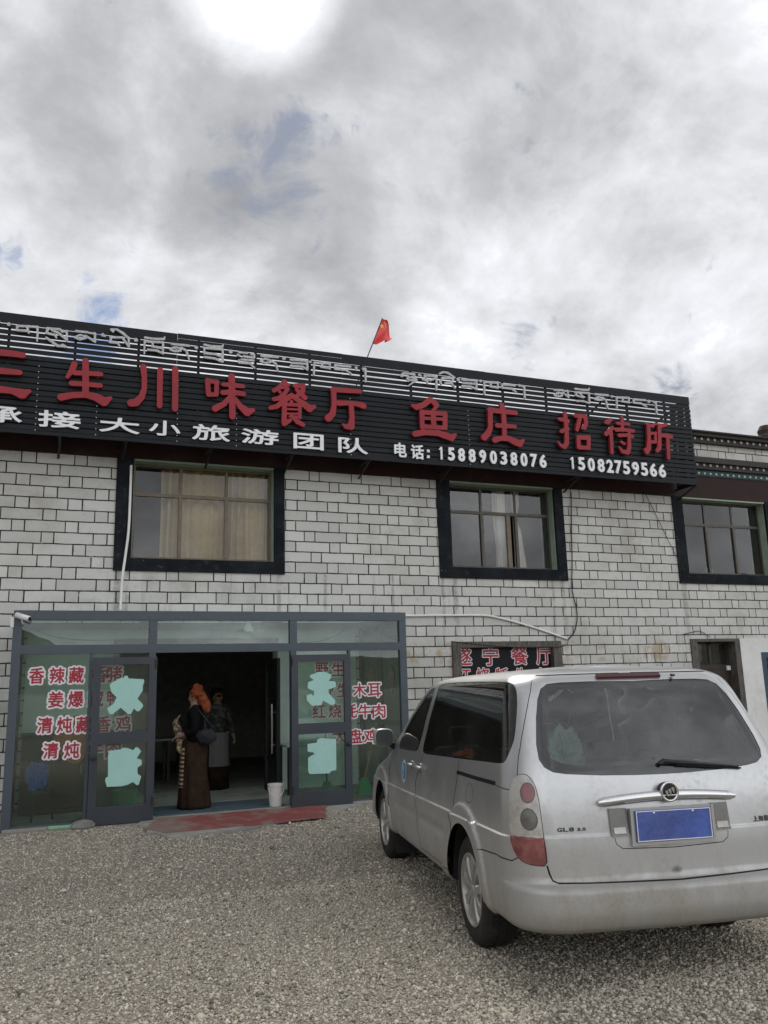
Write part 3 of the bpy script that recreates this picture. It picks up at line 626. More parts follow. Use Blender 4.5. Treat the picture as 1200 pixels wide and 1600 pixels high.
def window(i):
    x0, x1 = WIN[i]; o0, o1 = OUT[i]; yb = DF + .23
    fr = MB(); yf = yb - .03; fm = 'wframe' if i == 0 else 'wframe2'
    t = .05
    fr.box(x0, x1, yf, yb + .02, WZ0, WZ0 + .06); fr.box(x0, x1, yf, yb + .02, WZ1 - .05, WZ1)
    fr.box(x0, x0 + t, yf, yb + .02, WZ0 + .06, WZ1 - .05); fr.box(x1 - t, x1, yf, yb + .02, WZ0 + .06, WZ1 - .05)
    zt = WZ0 + (WZ1 - WZ0) * .66
    fr.box(x0 + t, x1 - t, yf - .005, yb + .02, zt, zt + .06)
    w = x1 - x0; m1, m2 = x0 + w * .335, x0 + w * .665
    for m in (m1, m2):
        fr.box(m - .024, m + .024, yf + .003, yb + .015, zt + .06, WZ1 - .05); fr.box(m - .03, m + .03, yf - .012, yb + .015, WZ0 + .06, zt)
    f = fr.build('window', fm, bld)
    if i == 1: # the middle light stands slid aside: its sash stile shows by the curtain
        b = MB(); b.box(m2 - .22, m2 - .13, yf - .004, yb + .01, WZ0 + .06, zt); b.build('sash', 'wframe', f)
    g = MB()
    cells = [(x0 + t, m1 - .03), (m1 + .03, m2 - .03), (m2 + .03, x1 - t)]
    for k, (a, b) in enumerate(cells):
        tilt = RNG.normal(0, .004)
        g.quad((a, yb - .01, zt + .06), (b, yb - .01 + tilt, zt + .06), (b, yb - .01 + tilt, WZ1 - .05), (a, yb - .01, WZ1 - .05))
        if i == 1 and k == 1: b = m2 - .22
        tilt = RNG.normal(0, .006)
        g.quad((a, yb - .008, WZ0 + .06), (b, yb - .008 + tilt, WZ0 + .06), (b, yb - .008 + tilt, zt), (a, yb - .008, zt))
    g.build('pane', 'wglass', f, recalc=False)
    s = MB(); y0 = DF - .03; y1 = DF + .03
    s.box(o0, x0, y0, y1, 3.575, 5.488); s.box(x1, o1, y0, y1, 3.575, 5.488); s.box(x0, x1, y0, y1, 3.575, WZ0); s.build('window_surround', 'trim', f)
    r = MB(); e = .012
    r.box(x1 - e, x1 + .02, DF + .031, yb + .3, WZ0, WZ1); r.box(x0 - .02, x0 + e, DF + .031, yb + .3, WZ0, WZ1); r.box(x0 + e, x1 - e, DF - .02, yb + .3, WZ1 - e, WZ1 + .02); r.box(x0 + e, x1 - e, DF + .031, yb + .3, WZ0 - .02, WZ0 + .004)
    r.build('reveal', 'reveal', f)
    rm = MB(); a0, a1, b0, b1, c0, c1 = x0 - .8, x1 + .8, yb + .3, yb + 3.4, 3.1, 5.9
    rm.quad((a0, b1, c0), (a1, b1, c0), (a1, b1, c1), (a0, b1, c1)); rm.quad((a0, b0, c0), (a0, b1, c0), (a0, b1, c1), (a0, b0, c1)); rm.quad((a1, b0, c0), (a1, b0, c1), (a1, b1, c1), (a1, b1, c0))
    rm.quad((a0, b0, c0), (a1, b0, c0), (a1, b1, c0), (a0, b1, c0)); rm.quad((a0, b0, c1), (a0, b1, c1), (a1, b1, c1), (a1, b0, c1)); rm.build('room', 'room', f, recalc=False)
    return zt, m1, m2, yb
def sheet(x0, x1, z0, z1, y, amp, waves, name, mat, label, taper=None):
    mb = MB(); n = int(waves * 10); K = 12; vs = []
    for j in range(K + 1):
        q = j / K; z = z1 + (z0 - z1) * q
        for i in range(n + 1):
            u = i / n; a, b = (x0, x1) if not taper else taper(q)
            ph = 2 * math.pi * waves * (u + .03 * math.sin(5 * u + 1))
            vs.append((a + (b - a) * u + .012 * math.sin(3 * q + 9 * u), y + amp * (.6 + .4 * math.sin(7 * u)) * math.sin(ph + .5 * math.sin(2 * q)) + .01 * math.sin(ph * 2.3 + q * 2), z))
    mb.add(vs, [(j * (n + 1) + i, (j + 1) * (n + 1) + i, (j + 1) * (n + 1) + i + 1, j * (n + 1) + i + 1) for j in range(K) for i in range(n)])
    o = mb.build(name, mat, None, smooth='all', recalc=False); tag(o, label, 'curtain', 'curtains behind the upstairs windows'); return o
for i in range(3):
    zt, m1, m2, yb = window(i)
    if i == 0:
        sheet(x0=WIN[0][0] + .50, x1=m2 + .02, z0=WZ0 + .0, z1=WZ1 - .02, y=yb + .18, amp=.10, waves=5, name='curtain', mat='curtain', label='ochre curtain in the middle of the left upstairs window')
        sheet(m2 + .05, WIN[0][1] + .05, WZ0, WZ1 - .02, yb + .17, .08, 6, 'curtain', 'curtain', 'ochre pleated curtain at the right side of the left upstairs window')
    if i == 1:
        sheet(0, 0, WZ0 + .02, WZ1 - .02, yb + .12, .03, 4, 'curtain', 'sheer', 'white curtain hanging left of the open gap in the middle upstairs window', lambda q: (m2 - .42 - .02 * math.sin(q * 6), m2 - .16 + .01 * math.sin(q * 9)))
        sheet(0, 0, WZ0 + .02, WZ1 - .02, yb + .09, .03, 4, 'curtain', 'sheer', 'white curtain gathered and flaring to the right in the middle upstairs window', lambda q: (m2 + .0, m2 + .16 + .0 * q - .08 * math.exp(-((q - .35) / .1) ** 2) + .2 * max(0, q - .4)))
# things on the sill of the third window
p = WIN[2][0]; zs = WZ0 + .062
mb = MB(); mb.lathe([(0, 0), (.075, 0), (.085, .02), (.085, .16), (.06, .2), (.0, .205)], 'z', (p + 1.06, DF + .55, zs - .03), 16); tag(mb.build('mug', 'sillblue', smooth=40), 'pale blue rounded cup behind the glass of the right upstairs window', 'cup')
mb = MB(); mb.bevbox(p + .10, p + .27, DF + .5, DF + .62, zs - .04, zs + .24, .008); tag(mb.build('carton', 'card'), 'cream carton behind the glass in the left corner of the right upstairs window', 'box')
mb = MB(); mb.box(p - .8, p + 3, DF + .4, DF + .9, zs - .06, zs - .042); mb.build('sill', 'room', bld)
mb = MB(); v, f = icoverts(2); mb.add([(p + 1.75 + a * .2 * (1 + .15 * math.sin(9 * b)), DF + .24 + b * .06, WZ0 + .03 + c * .045 + .01 * math.sin(a * 9)) for a, b, c in v], f); tag(mb.build('cloth', 'black', smooth=60), 'crumpled black cloth lying on the outer ledge of the right upstairs window', 'cloth')

def ground_floor():
    # the restaurant hall, dark behind the porch
    x0, x1, z0, z1 = HALL; mb = MB(); a0, a1, b0, b1, c1 = -4, 6.2, DF + .3, 21.0, 2.9
    mb.quad((a0, b1, z0), (a1, b1, z0), (a1, b1, c1), (a0, b1, c1)); mb.quad((a0, b0, z0), (a0, b1, z0), (a0, b1, c1), (a0, b0, c1)); mb.quad((a1, b0, z0), (a1, b0, c1), (a1, b1, c1), (a1, b1, z0)); mb.quad((a0, b0, c1), (a0, b1, c1), (a1, b1, c1), (a1, b0, c1))
    mb.quad((a0, b0, z0), (x0, b0, z0), (x0, b0, c1), (a0, b0, c1)); mb.quad((x1, b0, z0), (a1, b0, z0), (a1, b0, c1), (x1, b0, c1)); mb.quad((x0, b0, z1), (x1, b0, z1), (x1, b0, c1), (x0, b0, c1))
    mb.build('dining_hall', 'hall', bld, recalc=False)
    mb = MB(); mb.box(a0, a1, DF - .0, b1, -.12, z0 + .03); mb.build('hall_floor', 'concrete', bld)
    mb = MB(); mb.box(x0 - .02, x0, DF + .005, DF + .3, z0, z1); mb.box(x1, x1 + .02, DF + .005, DF + .3, z0, z1); mb.box(x0 - .02, x1 + .02, DF + .005, DF + .3, z1, z1 + .02); mb.build('doorway_reveal', 'mint', bld)
    # white painted inner face of the porch wall
    mb = MB()
    for a, b, c, d in ((-.43, x0 - .1, -.06, 2.70), (x1 + .02, 4.95, -.06, 2.70), (x0 - .1, x1 + .02, 2.47, 2.70)): mb.box(a, b, DF - .014, DF + .002, c, d)
    mb.build('porch_wall_render', 'mint', bld)
    mb = MB(); mb.box(x0 - .1, x1 + .02, DF - .05, DF + .0, 2.362, 2.466); mb.build('lintel', 'doorframe', bld)
    # inner glass door standing open on the right of the opening
    mb = MB(); xh = x1 - .22
    for a, b, c, d in ((DF - .9, DF - .82, 0, 2.1), (DF - .12, DF - .04, 0, 2.1), (DF - .82, DF - .12, 0, .1), (DF - .82, DF - .12, 2.0, 2.1)): mb.box(xh, xh + .05, a, b, c, d)
    d = mb.build('door', 'steel', bld); mb = MB(); mb.box(xh + .02, xh + .026, DF - .82, DF - .12, .1, 2.0); mb.build('pane', 'dglass', d)
    mb = MB(); mb.tube([(xh - .06, DF - .8, .62), (xh - .06, DF - .8, 1.38)], .014); mb.tube([(xh - .06, DF - .8, .75), (xh + .0, DF - .8, .75)], .01); mb.tube([(xh - .06, DF - .8, 1.25), (xh + .0, DF - .8, 1.25)], .01); mb.build('handle', 'chrome', d, smooth=40)
    # doorway with the menu board
    x0, x1, z0, z1 = SDOOR; mb = MB(); mb.box(x0 - .17, x0, DF - .05, DF + .25, z0, z1 + .04); mb.box(x1, x1 + .19, DF - .05, DF + .25, z0, z1 + .04); mb.box(x0, x1, DF - .04, DF + .25, z1 - .07, z1 + .04); fr = mb.build('doorway', 'gwood', bld)
    mb = MB(); mb.box(x0, (x0 + x1) / 2 - .004, DF + .16, DF + .2, z0, 1.4); mb.box((x0 + x1) / 2 + .004, x1, DF + .16, DF + .2, z0, 1.4); mb.build('door', 'dwood', fr)
    # right hand wooden door
    x0, x1, z0, z1 = WDOOR; mb = MB(); mb.box(x0 - .17, x0 - .0, DF - .03, DF + .3, z0, z1 + .06); mb.box(x0, x1, DF - .02, DF + .3, z1, z1 + .06); mb.box(x1, x1 + .14, DF - .02, DF + .3, z0, z1 + .06); fr = mb.build('doorway', 'gwood', bld)
    xm = (x0 + x1) / 2; mb = MB(); y0, y1 = DF + .2, DF + .25
    mb.box(x0, x1, y0, y1, 1.76, 1.86); mb.box(xm - .03, xm + .03, y0, y1, 1.86, z1); mb.box(x0, x0 + .05, y0, y1, 1.86, z1); mb.box(x1 - .05, x1, y0, y1, 1.86, z1); mb.box(x0 + .05, x1 - .05, y0, y1, z1 - .05, z1)
    mb.box(x0, xm - .003, y0, y1, z0, 1.757); mb.box(xm + .003, x1, y0, y1, z0, 1.757)
    for a, b in ((x0 + .08, xm - .08), (xm + .08, x1 - .08)):
        for c, d in ((.15, .75), (.95, 1.62)): mb.bevbox(a, b, y0 - .012, y0 + .004, c, d, .01)
    d = mb.build('door', 'dwood', fr); mb = MB(); mb.box(x0 + .05, xm - .03, y0 + .02, y0 + .026, 1.86, z1 - .05); mb.box(xm + .03, x1 - .05, y0 + .02, y0 + .026, 1.86, z1 - .05); mb.build('pane', 'wglass', d)
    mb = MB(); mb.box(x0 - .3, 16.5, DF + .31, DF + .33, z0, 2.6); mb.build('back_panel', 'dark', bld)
    mb = MB(); mb.bevbox(x1 - .12, x1 - .02, y0 - .06, y0 - .002, 1.73, 1.83, .015); mb.build('lock', 'camw', d)
    # white plastered bay with the blue door
    bx0, bx1, bz0, bz1 = BDOOR; mb = MB()
    for a, b, c, d_ in ((13.765, bx0, -.06, 2.40), (bx0, bx1, bz1, 2.40), (bx1, 19.0, -.06, 2.40)): mb.box(a, b, DF - .022, DF + .0, c, d_)
    mb.build('plaster_panel', 'plaster', bld)
    mb = MB(); mb.box(bx0, bx0 + .12, DF - .03, DF + .1, z0, bz1); mb.box(bx0 + .12, bx1 - .12, DF - .03, DF + .1, bz1 - .12, bz1); mb.box(bx1 - .12, bx1, DF - .03, DF + .1, z0, bz1); fr = mb.build('doorway', 'blue', bld)
    mb = MB(); mb.box(bx0 + .12, bx1 - .12, DF + .05, DF + .09, z0, bz1 - .12)
    for c, d_ in ((.2, .95), (1.1, 1.85)): mb.bevbox(bx0 + .22, bx1 - .22, DF + .035, DF + .055, c, d_, .012)
    d = mb.build('door', 'dwood', fr); mb = MB(); mb.bevbox(bx0 + .15, bx0 + .20, DF + .03, DF + .05, .95, 1.25, .006); mb.tube([(bx0 + .175, DF + .03, 1.12), (bx0 + .175, DF - .01, 1.12), (bx0 + .29, DF - .01, 1.12)], .011); mb.build('handle', 'chrome', d)
ground_floor()

# menu board hung in the doorway
def place(mb, ch, px, py, wp, hp, D, depth, grow, step, mirror=False, mi=None):
    c = at(px, py, D); w = abs(at(px + wp / 2, py, D).x - at(px - wp / 2, py, D).x); h = abs(at(px, py - hp / 2, D).z - at(px, py + hp / 2, D).z)
    F, xs, zs_ = glyph_field(ch, c.x, c.z, w, h, grow, step, mirror); old = mb.cur
    if mi is not None: mb.cur = mi
    field_mesh(mb, F, xs, zs_, D, depth); mb.cur = old
def outlined(name, parent, ch, px, py, wp, hp, D, g, out, step):
    mb = MB(); c = at(px, py, D); w = abs(at(px + wp / 2, py, D).x - at(px - wp / 2, py, D).x); h = abs(at(px, py - hp / 2, D).z - at(px, py + hp / 2, D).z)
    F, xs, zs_ = glyph_field(ch, c.x, c.z, w, h, g, step, margin=out)
    mb.cur = 0; field_mesh(mb, F - out, xs, zs_, D - .002, 0); mb.cur = 1; field_mesh(mb, F, xs, zs_, D - .0045, 0)
    return mb.build(name, ['whitesticker', 'redsticker'], parent, recalc=False)
x0, x1, _, z1 = SDOOR
menu = thing('menu_board', 'black menu board with red white-edged characters hung in the doorway behind the van', 'sign', ((x0 + x1) / 2, DF + .06, 1.4))
mb = MB(); mb.box(x0 + .01, x1 - .01, DF + .06, DF + .09, 1.4, z1 - .08); mb.build('board', 'board', menu)
for ch, zx, zy in (('遂', 390, 395), ('宁', 565, 395), ('餐', 752, 390), ('厅', 912, 388)): outlined('character', menu, ch, 630 + zx / 4.138, 930 + zy / 4.138, 25, 29, DF + .06, .006, .015, .008)
for ch, zx in (('红', 392), ('烧', 516), ('牦', 640), ('牛', 765), ('肉', 888)): outlined('character', menu, ch, 630 + zx / 4.138, 930 + 520 / 4.138, 21, 24, DF + .06, .005, .014, .008)

# ------------------------------------------------------------------ signboard
SX0, SX1, SZ0, SZ1 = -4.2, 12.45, 5.585, 7.53
sign = thing('signboard', 'long dark slatted signboard with raised red and white characters along the eaves', 'sign', ((SX0 + SX1) / 2, DS, SZ0))
def signboard():
    mb = MB(); pitch = .0955; n = 20; z = SZ1
    def slat(za, zb):
        x = SX0
        while x < SX1:
            xe = min(x + 2.92, SX1); j = RNG.normal(0, .0022); jy = RNG.normal(0, .0025)
            mb.box(x, xe - .003, DS + jy, DS + jy + .008, za + j, zb + j); x = xe
    slat(SZ1 - .085, SZ1); slat(SZ1 - .175, SZ1 - .087)
    z = SZ1 - .192
    while z - .0735 > SZ0:
        slat(z - .0735, z); z -= pitch
    slat(SZ0 - .01, SZ0 + .05)
    # return at the right end
    z = SZ1 - .02
    while z - .077 > SZ0: mb.box(SX1 - .02, SX1 + .006, DS + .032, DF - .08, z - .077, z); z -= pitch
    mb.build('slat_panel', 'slat', sign)
    mb = MB(); mb.box(SX0, SX1 - .75, DS + .10, DS + .115, SZ0 + .02, 6.62); mb.build('gap_shade_panel', 'gap_shade', sign)  # added dark sheet, stands in for the shade behind the lower slats
    mb = MB(); x = SX0 + .3
    while x < SX1: mb.box(x, x + .04, DS + .03, DS + .07, SZ0, SZ1 - .03); x += .98
    mb.box(SX0, SX1, DS + .071, DS + .10, SZ0 + .02, SZ0 + .06); mb.box(SX0, SX1, DS + .071, DS + .099, SZ1 - .14, SZ1 - .10)
    mb.tube([(SX1 - .06, DS + .09, SZ1 - .1), (SX1 - 1.1, DS + .09, 6.75)], .024, 6); mb.tube([(10.2, DS + .09, 7.2), (9.1, DS + .09, 6.2)], .024, 6)
    for px, py in ((190, 745), (443, 748), (560, 752), (685, 758), (880, 770), (1058, 783), (320, 745), (90, 735)):
        p = at(px, py, DF); mb.tube([(p.x, DF - .02, 5.40), (p.x + .02, DS + .07, SZ0 + .03)], .02, 6)
        mb.box(p.x - .02, p.x + .02, DS + .10, DF, SZ0 + .02, SZ0 + .055)
        mb.box(p.x - .02, p.x + .02, DS + .10, DF, 6.9, 6.94) if False else None
    mb.build('frame', 'steel', sign)
    me = None
    for px in (58, 152, 278, 370, 547, 730):
        p = at(px, 620, DS - .01); zz = SZ0 + .05
        while zz < 6.75:
            if me is None: mb = MB(); mb.box(p.x - .006, p.x + .006, DS - .009, DS - .004, zz, zz + .012); b = mb.build('screw', 'camw', sign); me = b.data; b0_ = (p.x, zz)
            else: b = link('screw', me, sign); b.location = (p.x - b0_[0], 0, zz - b0_[1])
            zz += pitch
    DL = DS - .09
    RED = [
     (0, 490, 8, [[(-150, 466, 40), (0, 483, 44), (180, 502, 40), (288, 520, 36)], [(-130, 700, 36), (0, 712, 44), (245, 735, 34)], [(-200, 985, 66), (0, 945, 46), (150, 962, 42), (275, 1000, 66), (365, 968, 26)]]),
     (0, 490, 8, [[(930, 628, 36), (905, 700, 38), (840, 792, 22)], [(935, 740, 32), (1070, 742, 32), (1262, 758, 28)], [(895, 870, 34), (1070, 880, 32), (1255, 898, 30)], [(1070, 590, 40), (1070, 980, 40)], [(765, 1042, 48), (900, 1018, 40), (1070, 1012, 40), (1200, 1042, 52), (1300, 1098, 60), (1380, 1055, 24)]]),
     (150, 500, 8, [[(592, 585, 40), (605, 700, 34), (605, 850, 32), (570, 960, 40), (500, 1030, 50), (440, 1035, 50)]]) ,
     (300, 520, 8, [[(195, 592, 32), (207, 770, 30)], [(195, 600, 32), (315, 612, 28)], [(310, 620, 28), (305, 770, 28)], [(205, 770, 28), (305, 772, 26)], [(390, 645, 24), (500, 650, 34), (640, 668, 26)], [(385, 745, 32), (500, 740, 36), (645, 762, 32)], [(497, 545, 42), (507, 1045, 40)], [(475, 800, 28), (400, 888, 36), (290, 945, 42)], [(545, 830, 28), (600, 912, 38), (692, 990, 54), (765, 965, 26)]]),
     (430, 540, 8, [[(115, 450, 32), (55, 520, 30), (-15, 562, 28)], [(60, 524, 22), (120, 515, 26), (155, 540, 26), (110, 612, 28), (40, 660, 30), (-15, 668, 28)], [(60, 578, 22)], [(120, 470, 26), (165, 488, 22)], [(250, 500, 30), (350, 500, 34), (345, 570, 30), (280, 622, 28)], [(270, 550, 24), (372, 650, 34)], [(205, 622, 34), (110, 690, 34), (20, 760, 32), (-60, 778, 26)], [(205, 622, 34), (320, 700, 36), (430, 785, 50), (492, 762, 24)], [(115, 720, 28), (115, 960, 36)], [(115, 732, 24), (300, 742, 24)], [(205, 700, 24)], [(120, 790, 14), (310, 800, 14)], [(120, 848, 14), (310, 852, 14)], [(310, 740, 26), (308, 900, 22)], [(115, 975, 34), (190, 930, 24)], [(210, 880, 24), (280, 950, 34), (352, 990, 26)], [(180, 885, 14), (310, 890, 16)]]),
     (430, 540, 8, [[(725, 547, 36), (880, 560, 32), (1060, 572, 28)], [(732, 547, 34), (738, 740, 32), (720, 850, 40), (665, 905, 48)], [(795, 717, 36), (960, 717, 28), (1060, 737, 36), (1105, 752, 40)], [(950, 720, 32), (962, 900, 34), (950, 1010, 46), (890, 1012, 34), (845, 985, 14)]]),
     (610, 560, 8, [[(500, 512, 38), (420, 577, 36), (330, 610, 38), (280, 590, 22)], [(500, 504, 30), (570, 572, 38), (592, 582, 24), (550, 632, 22)], [(395, 668, 34), (400, 860, 30)], [(685, 690, 34), (685, 865, 32)], [(395, 672, 30), (680, 690, 30)], [(400, 746, 22), (690, 760, 22)], [(400, 848, 28), (690, 868, 28)], [(535, 672, 36), (545, 852, 34)], [(310, 942, 40), (430, 922, 38), (600, 932, 40), (700, 967, 46), (765, 990, 46), (815, 952, 20)]]),
     (730, 570, 8, [[(435, 500, 30), (445, 545, 40)], [(285, 562, 36), (450, 584, 32), (610, 600, 28)], [(290, 562, 36), (292, 790, 32), (260, 860, 40), (215, 905, 44)], [(375, 757, 30), (600, 772, 26)], [(460, 640, 34), (470, 900, 32)], [(350, 937, 40), (420, 917, 32), (520, 922, 36), (600, 962, 46), (660, 985, 44), (705, 940, 18)]]),
     (850, 590, 10, [[(250, 648, 32), (330, 662, 34), (380, 682, 30)], [(330, 562, 36), (355, 800, 38), (360, 1020, 40), (325, 1083, 36), (270, 1060, 28), (225, 1005, 14)], [(275, 838, 34), (370, 798, 36)], [(495, 592, 34), (590, 602, 34), (640, 602, 34)], [(650, 622, 36), (660, 720, 34), (635, 780, 36), (600, 790, 20)], [(565, 612, 32), (545, 720, 34), (520, 812, 32)], [(540, 930, 36), (545, 1085, 36)], [(540, 930, 38), (700, 940, 38)], [(700, 930, 34), (700, 1100, 34)], [(545, 1088, 34), (700, 1097, 32)]]),
     (940, 600, 10, [[(150, 552, 26), (100, 590, 40), (70, 600, 28)], [(170, 682, 32), (110, 750, 40), (70, 790, 28)], [(150, 760, 34), (160, 930, 32), (165, 1070, 28)], [(325, 532, 28), (330, 720, 30)], [(250, 612, 26), (430, 627, 24)], [(230, 712, 34), (350, 712, 30), (500, 732, 30)], [(280, 802, 32), (400, 797, 28), (485, 817, 30)], [(435, 730, 28), (435, 1000, 36), (410, 1070, 38), (330, 1052, 32), (275, 980, 14)], [(310, 902, 22), (355, 930, 26)]]),
     (940, 600, 10, [[(710, 622, 22), (800, 660, 26), (850, 612, 16)], [(735, 655, 34), (745, 850, 34), (740, 1000, 42), (710, 1060, 40), (680, 1020, 22)], [(770, 770, 26), (850, 770, 22)], [(845, 762, 22), (845, 900, 24)], [(770, 905, 28), (850, 905, 26)], [(1015, 632, 26), (920, 657, 34), (900, 640, 30)], [(905, 640, 32), (910, 850, 34), (905, 1000, 40), (870, 1042, 30)], [(920, 802, 28), (1030, 807, 36), (1090, 822, 36)], [(1035, 830, 30), (1045, 1000, 34), (1050, 1155, 30)]]),
    ]
    RED[2][3].extend([[(803, 622, 36), (795, 1072, 34)], [(992, 614, 38), (988, 1110, 38)]])
    for ox, oy, k, st in RED:
        F, xs, zs_ = stroke_field([[(a, b, r * .93) for a, b, r in s_] for s_ in zstrokes(st, ox, oy, k, DL)], .0105); mb = MB(); field_mesh(mb, F, xs, zs_, DL, .06)
        o = mb.build('red_character', 'red', sign, recalc=False)
        bv = o.modifiers.new('b', 'BEVEL') if False else None
    DT = DS - .07; TK = .98
    TIB = [
     (0, 490, 8, [[(-20, 90, 18)]]), (0, 490, 8, [[(110, 130, 22)]]),
     (0, 490, 8, [[(212, 150, 14), (472, 165, 14)], [(217, 150, 13), (210, 205, 14), (350, 215, 15), (360, 240, 10)], [(340, 165, 13), (355, 220, 12)], [(468, 165, 13), (470, 250, 12), (463, 345, 8)]]),
     (0, 490, 8, [[(590, 182, 14), (750, 195, 14)], [(600, 190, 13), (580, 240, 14), (690, 265, 14), (705, 300, 10)], [(650, 205, 13), (730, 240, 16), (830, 320, 14)], [(750, 195, 13), (780, 225, 13), (835, 215, 13), (837, 330, 12)], [(580, 300, 14), (720, 400, 16), (820, 410, 15), (780, 385, 10)]]),
     (0, 490, 8, [[(950, 217, 14), (1095, 232, 13)], [(940, 292, 12), (1000, 265, 12), (1060, 282, 12), (1060, 308, 12), (1000, 322, 12), (940, 298, 12)], [(1070, 275, 13), (1190, 350, 13)], [(1090, 235, 10), (1150, 245, 12), (1188, 245, 13), (1187, 350, 12)]]),
     (150, 500, 8, [[(85, 185, 22), (112, 200, 12)]]),
     (150, 500, 8, [[(215, 142, 13), (190, 117, 13), (260, 115, 12), (340, 165, 16), (400, 220, 15)], [(180, 215, 13), (330, 217, 14), (412, 330, 13)], [(190, 225, 12), (175, 275, 14), (270, 285, 14), (297, 322, 8)], [(410, 220, 12), (413, 330, 12)]]),
     (150, 500, 8, [[(500, 247, 24)]]),
     (150, 500, 8, [[(615, 217, 14), (710, 232, 13), (850, 237, 13), (860, 210, 8)], [(615, 265, 14), (840, 277, 14)], [(608, 267, 12), (605, 420, 8)], [(840, 277, 13), (838, 420, 10)], [(705, 327, 15), (835, 352, 14)], [(708, 285, 12), (708, 322, 12)], [(650, 370, 14), (760, 380, 14), (830, 412, 13)]]),
     (150, 500, 8, [[(950, 297, 14), (1165, 320, 14)], [(930, 355, 12), (1000, 337, 12), (1062, 360, 12), (1060, 383, 12), (990, 390, 12), (930, 368, 12)], [(1065, 345, 14), (1130, 382, 14), (1165, 490, 9)]]),
     (300, 520, 8, [[(55, 182, 22)]]),
     (300, 520, 8, [[(155, 147, 13), (250, 167, 13), (380, 172, 13), (390, 150, 8)], [(155, 187, 14), (385, 205, 14)], [(155, 190, 12), (155, 255, 13)], [(155, 252, 14), (290, 265, 14), (385, 302, 12)], [(155, 302, 14), (290, 320, 14), (385, 362, 12)], [(385, 205, 12), (385, 362, 12)]]),
     (300, 520, 8, [[(485, 232, 24)]]),
     (300, 520, 8, [[(590, 242, 13), (690, 252, 13)], [(570, 272, 12), (600, 286, 12)], [(650, 292, 14), (770, 310, 14)], [(740, 267, 12), (778, 270, 12), (780, 310, 12)], [(620, 332, 13), (770, 345, 13)], [(590, 342, 13), (590, 370, 13), (730, 382, 14), (785, 440, 9)]]),
     (300, 520, 8, [[(870, 287, 14), (1075, 302, 14)], [(860, 345, 12), (920, 322, 12), (982, 345, 12), (980, 368, 12), (910, 374, 12), (860, 355, 12)], [(990, 347, 13), (1050, 385, 13), (1075, 480, 9)]]),
     (430, 540, 8, [[(110, 158, 22)]]),
     (430, 540, 8, [[(195, 172, 14), (405, 190, 14)], [(205, 215, 13), (390, 227, 13)], [(195, 252, 14), (350, 265, 13), (405, 297, 12)], [(402, 190, 12), (405, 300, 12)]]),
     (430, 540, 8, [[(440, 202, 16)]]),
     (430, 540, 8, [[(490, 212, 14), (685, 222, 14)], [(490, 212, 12), (485, 370, 10)], [(590, 227, 12), (575, 265, 13), (680, 280, 13)], [(682, 225, 12), (684, 290, 10)]]),
     (430, 540, 8, [[(750, 242, 13), (940, 262, 13)], [(755, 247, 12), (750, 290, 13), (890, 305, 13), (950, 350, 9)]]),
     (430, 540, 8, [[(1015, 277, 18)]]), (430, 540, 8, [[(1100, 287, 15), (1130, 290, 14), (1133, 450, 10)]]),
     (610, 560, 8, [[(145, 212, 22)], [(162, 185, 14), (300, 196, 14), (300, 240, 12), (332, 265, 12), (225, 343, 8)], [(300, 260, 11), (260, 233, 11), (212, 245, 11), (220, 268, 11), (300, 276, 10)]]),
     (610, 560, 8, [[(365, 206, 18), (385, 218, 10)]]),
     (610, 560, 8, [[(430, 212, 14), (580, 222, 14)], [(440, 222, 12), (410, 260, 14), (460, 280, 12), (470, 315, 8)], [(450, 255, 11), (500, 272, 13), (560, 250, 12)], [(578, 227, 12), (578, 390, 12)]]),
     (610, 560, 8, [[(620, 187, 12), (660, 170, 12), (720, 180, 14), (800, 235, 10)], [(650, 242, 14), (790, 247, 14)], [(650, 247, 12), (625, 295, 13), (640, 320, 10)], [(790, 252, 12), (770, 292, 12)], [(690, 307, 13), (770, 312, 13), (810, 370, 8)]]),
     (610, 560, 8, [[(850, 262, 22)]]),
     (610, 560, 8, [[(900, 262, 14), (1080, 275, 14)], [(910, 305, 13), (1060, 317, 13)], [(900, 345, 14), (1010, 352, 13), (1080, 382, 12)], [(1078, 275, 12), (1080, 385, 12)]]),
     (610, 560, 8, [[(1130, 282, 17)]]),
     (730, 570, 8, [[(215, 212, 14), (385, 222, 14)], [(215, 212, 12), (220, 365, 10)], [(300, 227, 12), (290, 270, 13), (385, 285, 13)], [(385, 222, 12), (388, 290, 10)]]),
     (730, 570, 8, [[(435, 242, 13), (600, 257, 13)], [(440, 247, 12), (440, 285, 13), (560, 297, 13), (615, 340, 9)]]),
     (730, 570, 8, [[(655, 257, 18)]]), (730, 570, 8, [[(690, 264, 15), (715, 270, 14), (723, 415, 10)]]),
     (850, 590, 10, [[(170, 192, 16), (300, 197, 15)], [(170, 265, 14), (220, 232, 14), (285, 247, 14), (285, 283, 14), (220, 295, 14), (170, 278, 14)], [(228, 266, 9)], [(300, 232, 14), (390, 310, 12)], [(320, 207, 12), (375, 206, 14), (382, 310, 12)]]),
     (850, 590, 10, [[(490, 172, 15), (590, 187, 15), (700, 192, 14), (710, 165, 8)], [(490, 227, 15), (710, 241, 15)], [(510, 232, 13), (500, 275, 14), (620, 310, 10)], [(560, 242, 12), (610, 290, 12)], [(705, 241, 14), (715, 400, 12)], [(510, 362, 14), (620, 367, 14), (715, 400, 12)]]),
     (850, 590, 10, [[(800, 257, 16), (1000, 275, 16)], [(790, 327, 14), (850, 302, 14), (918, 317, 14), (918, 345, 14), (850, 350, 14), (800, 335, 14)], [(920, 312, 14), (970, 350, 15), (1000, 470, 12)]]),
     (850, 590, 10, [[(1065, 292, 20)]]),
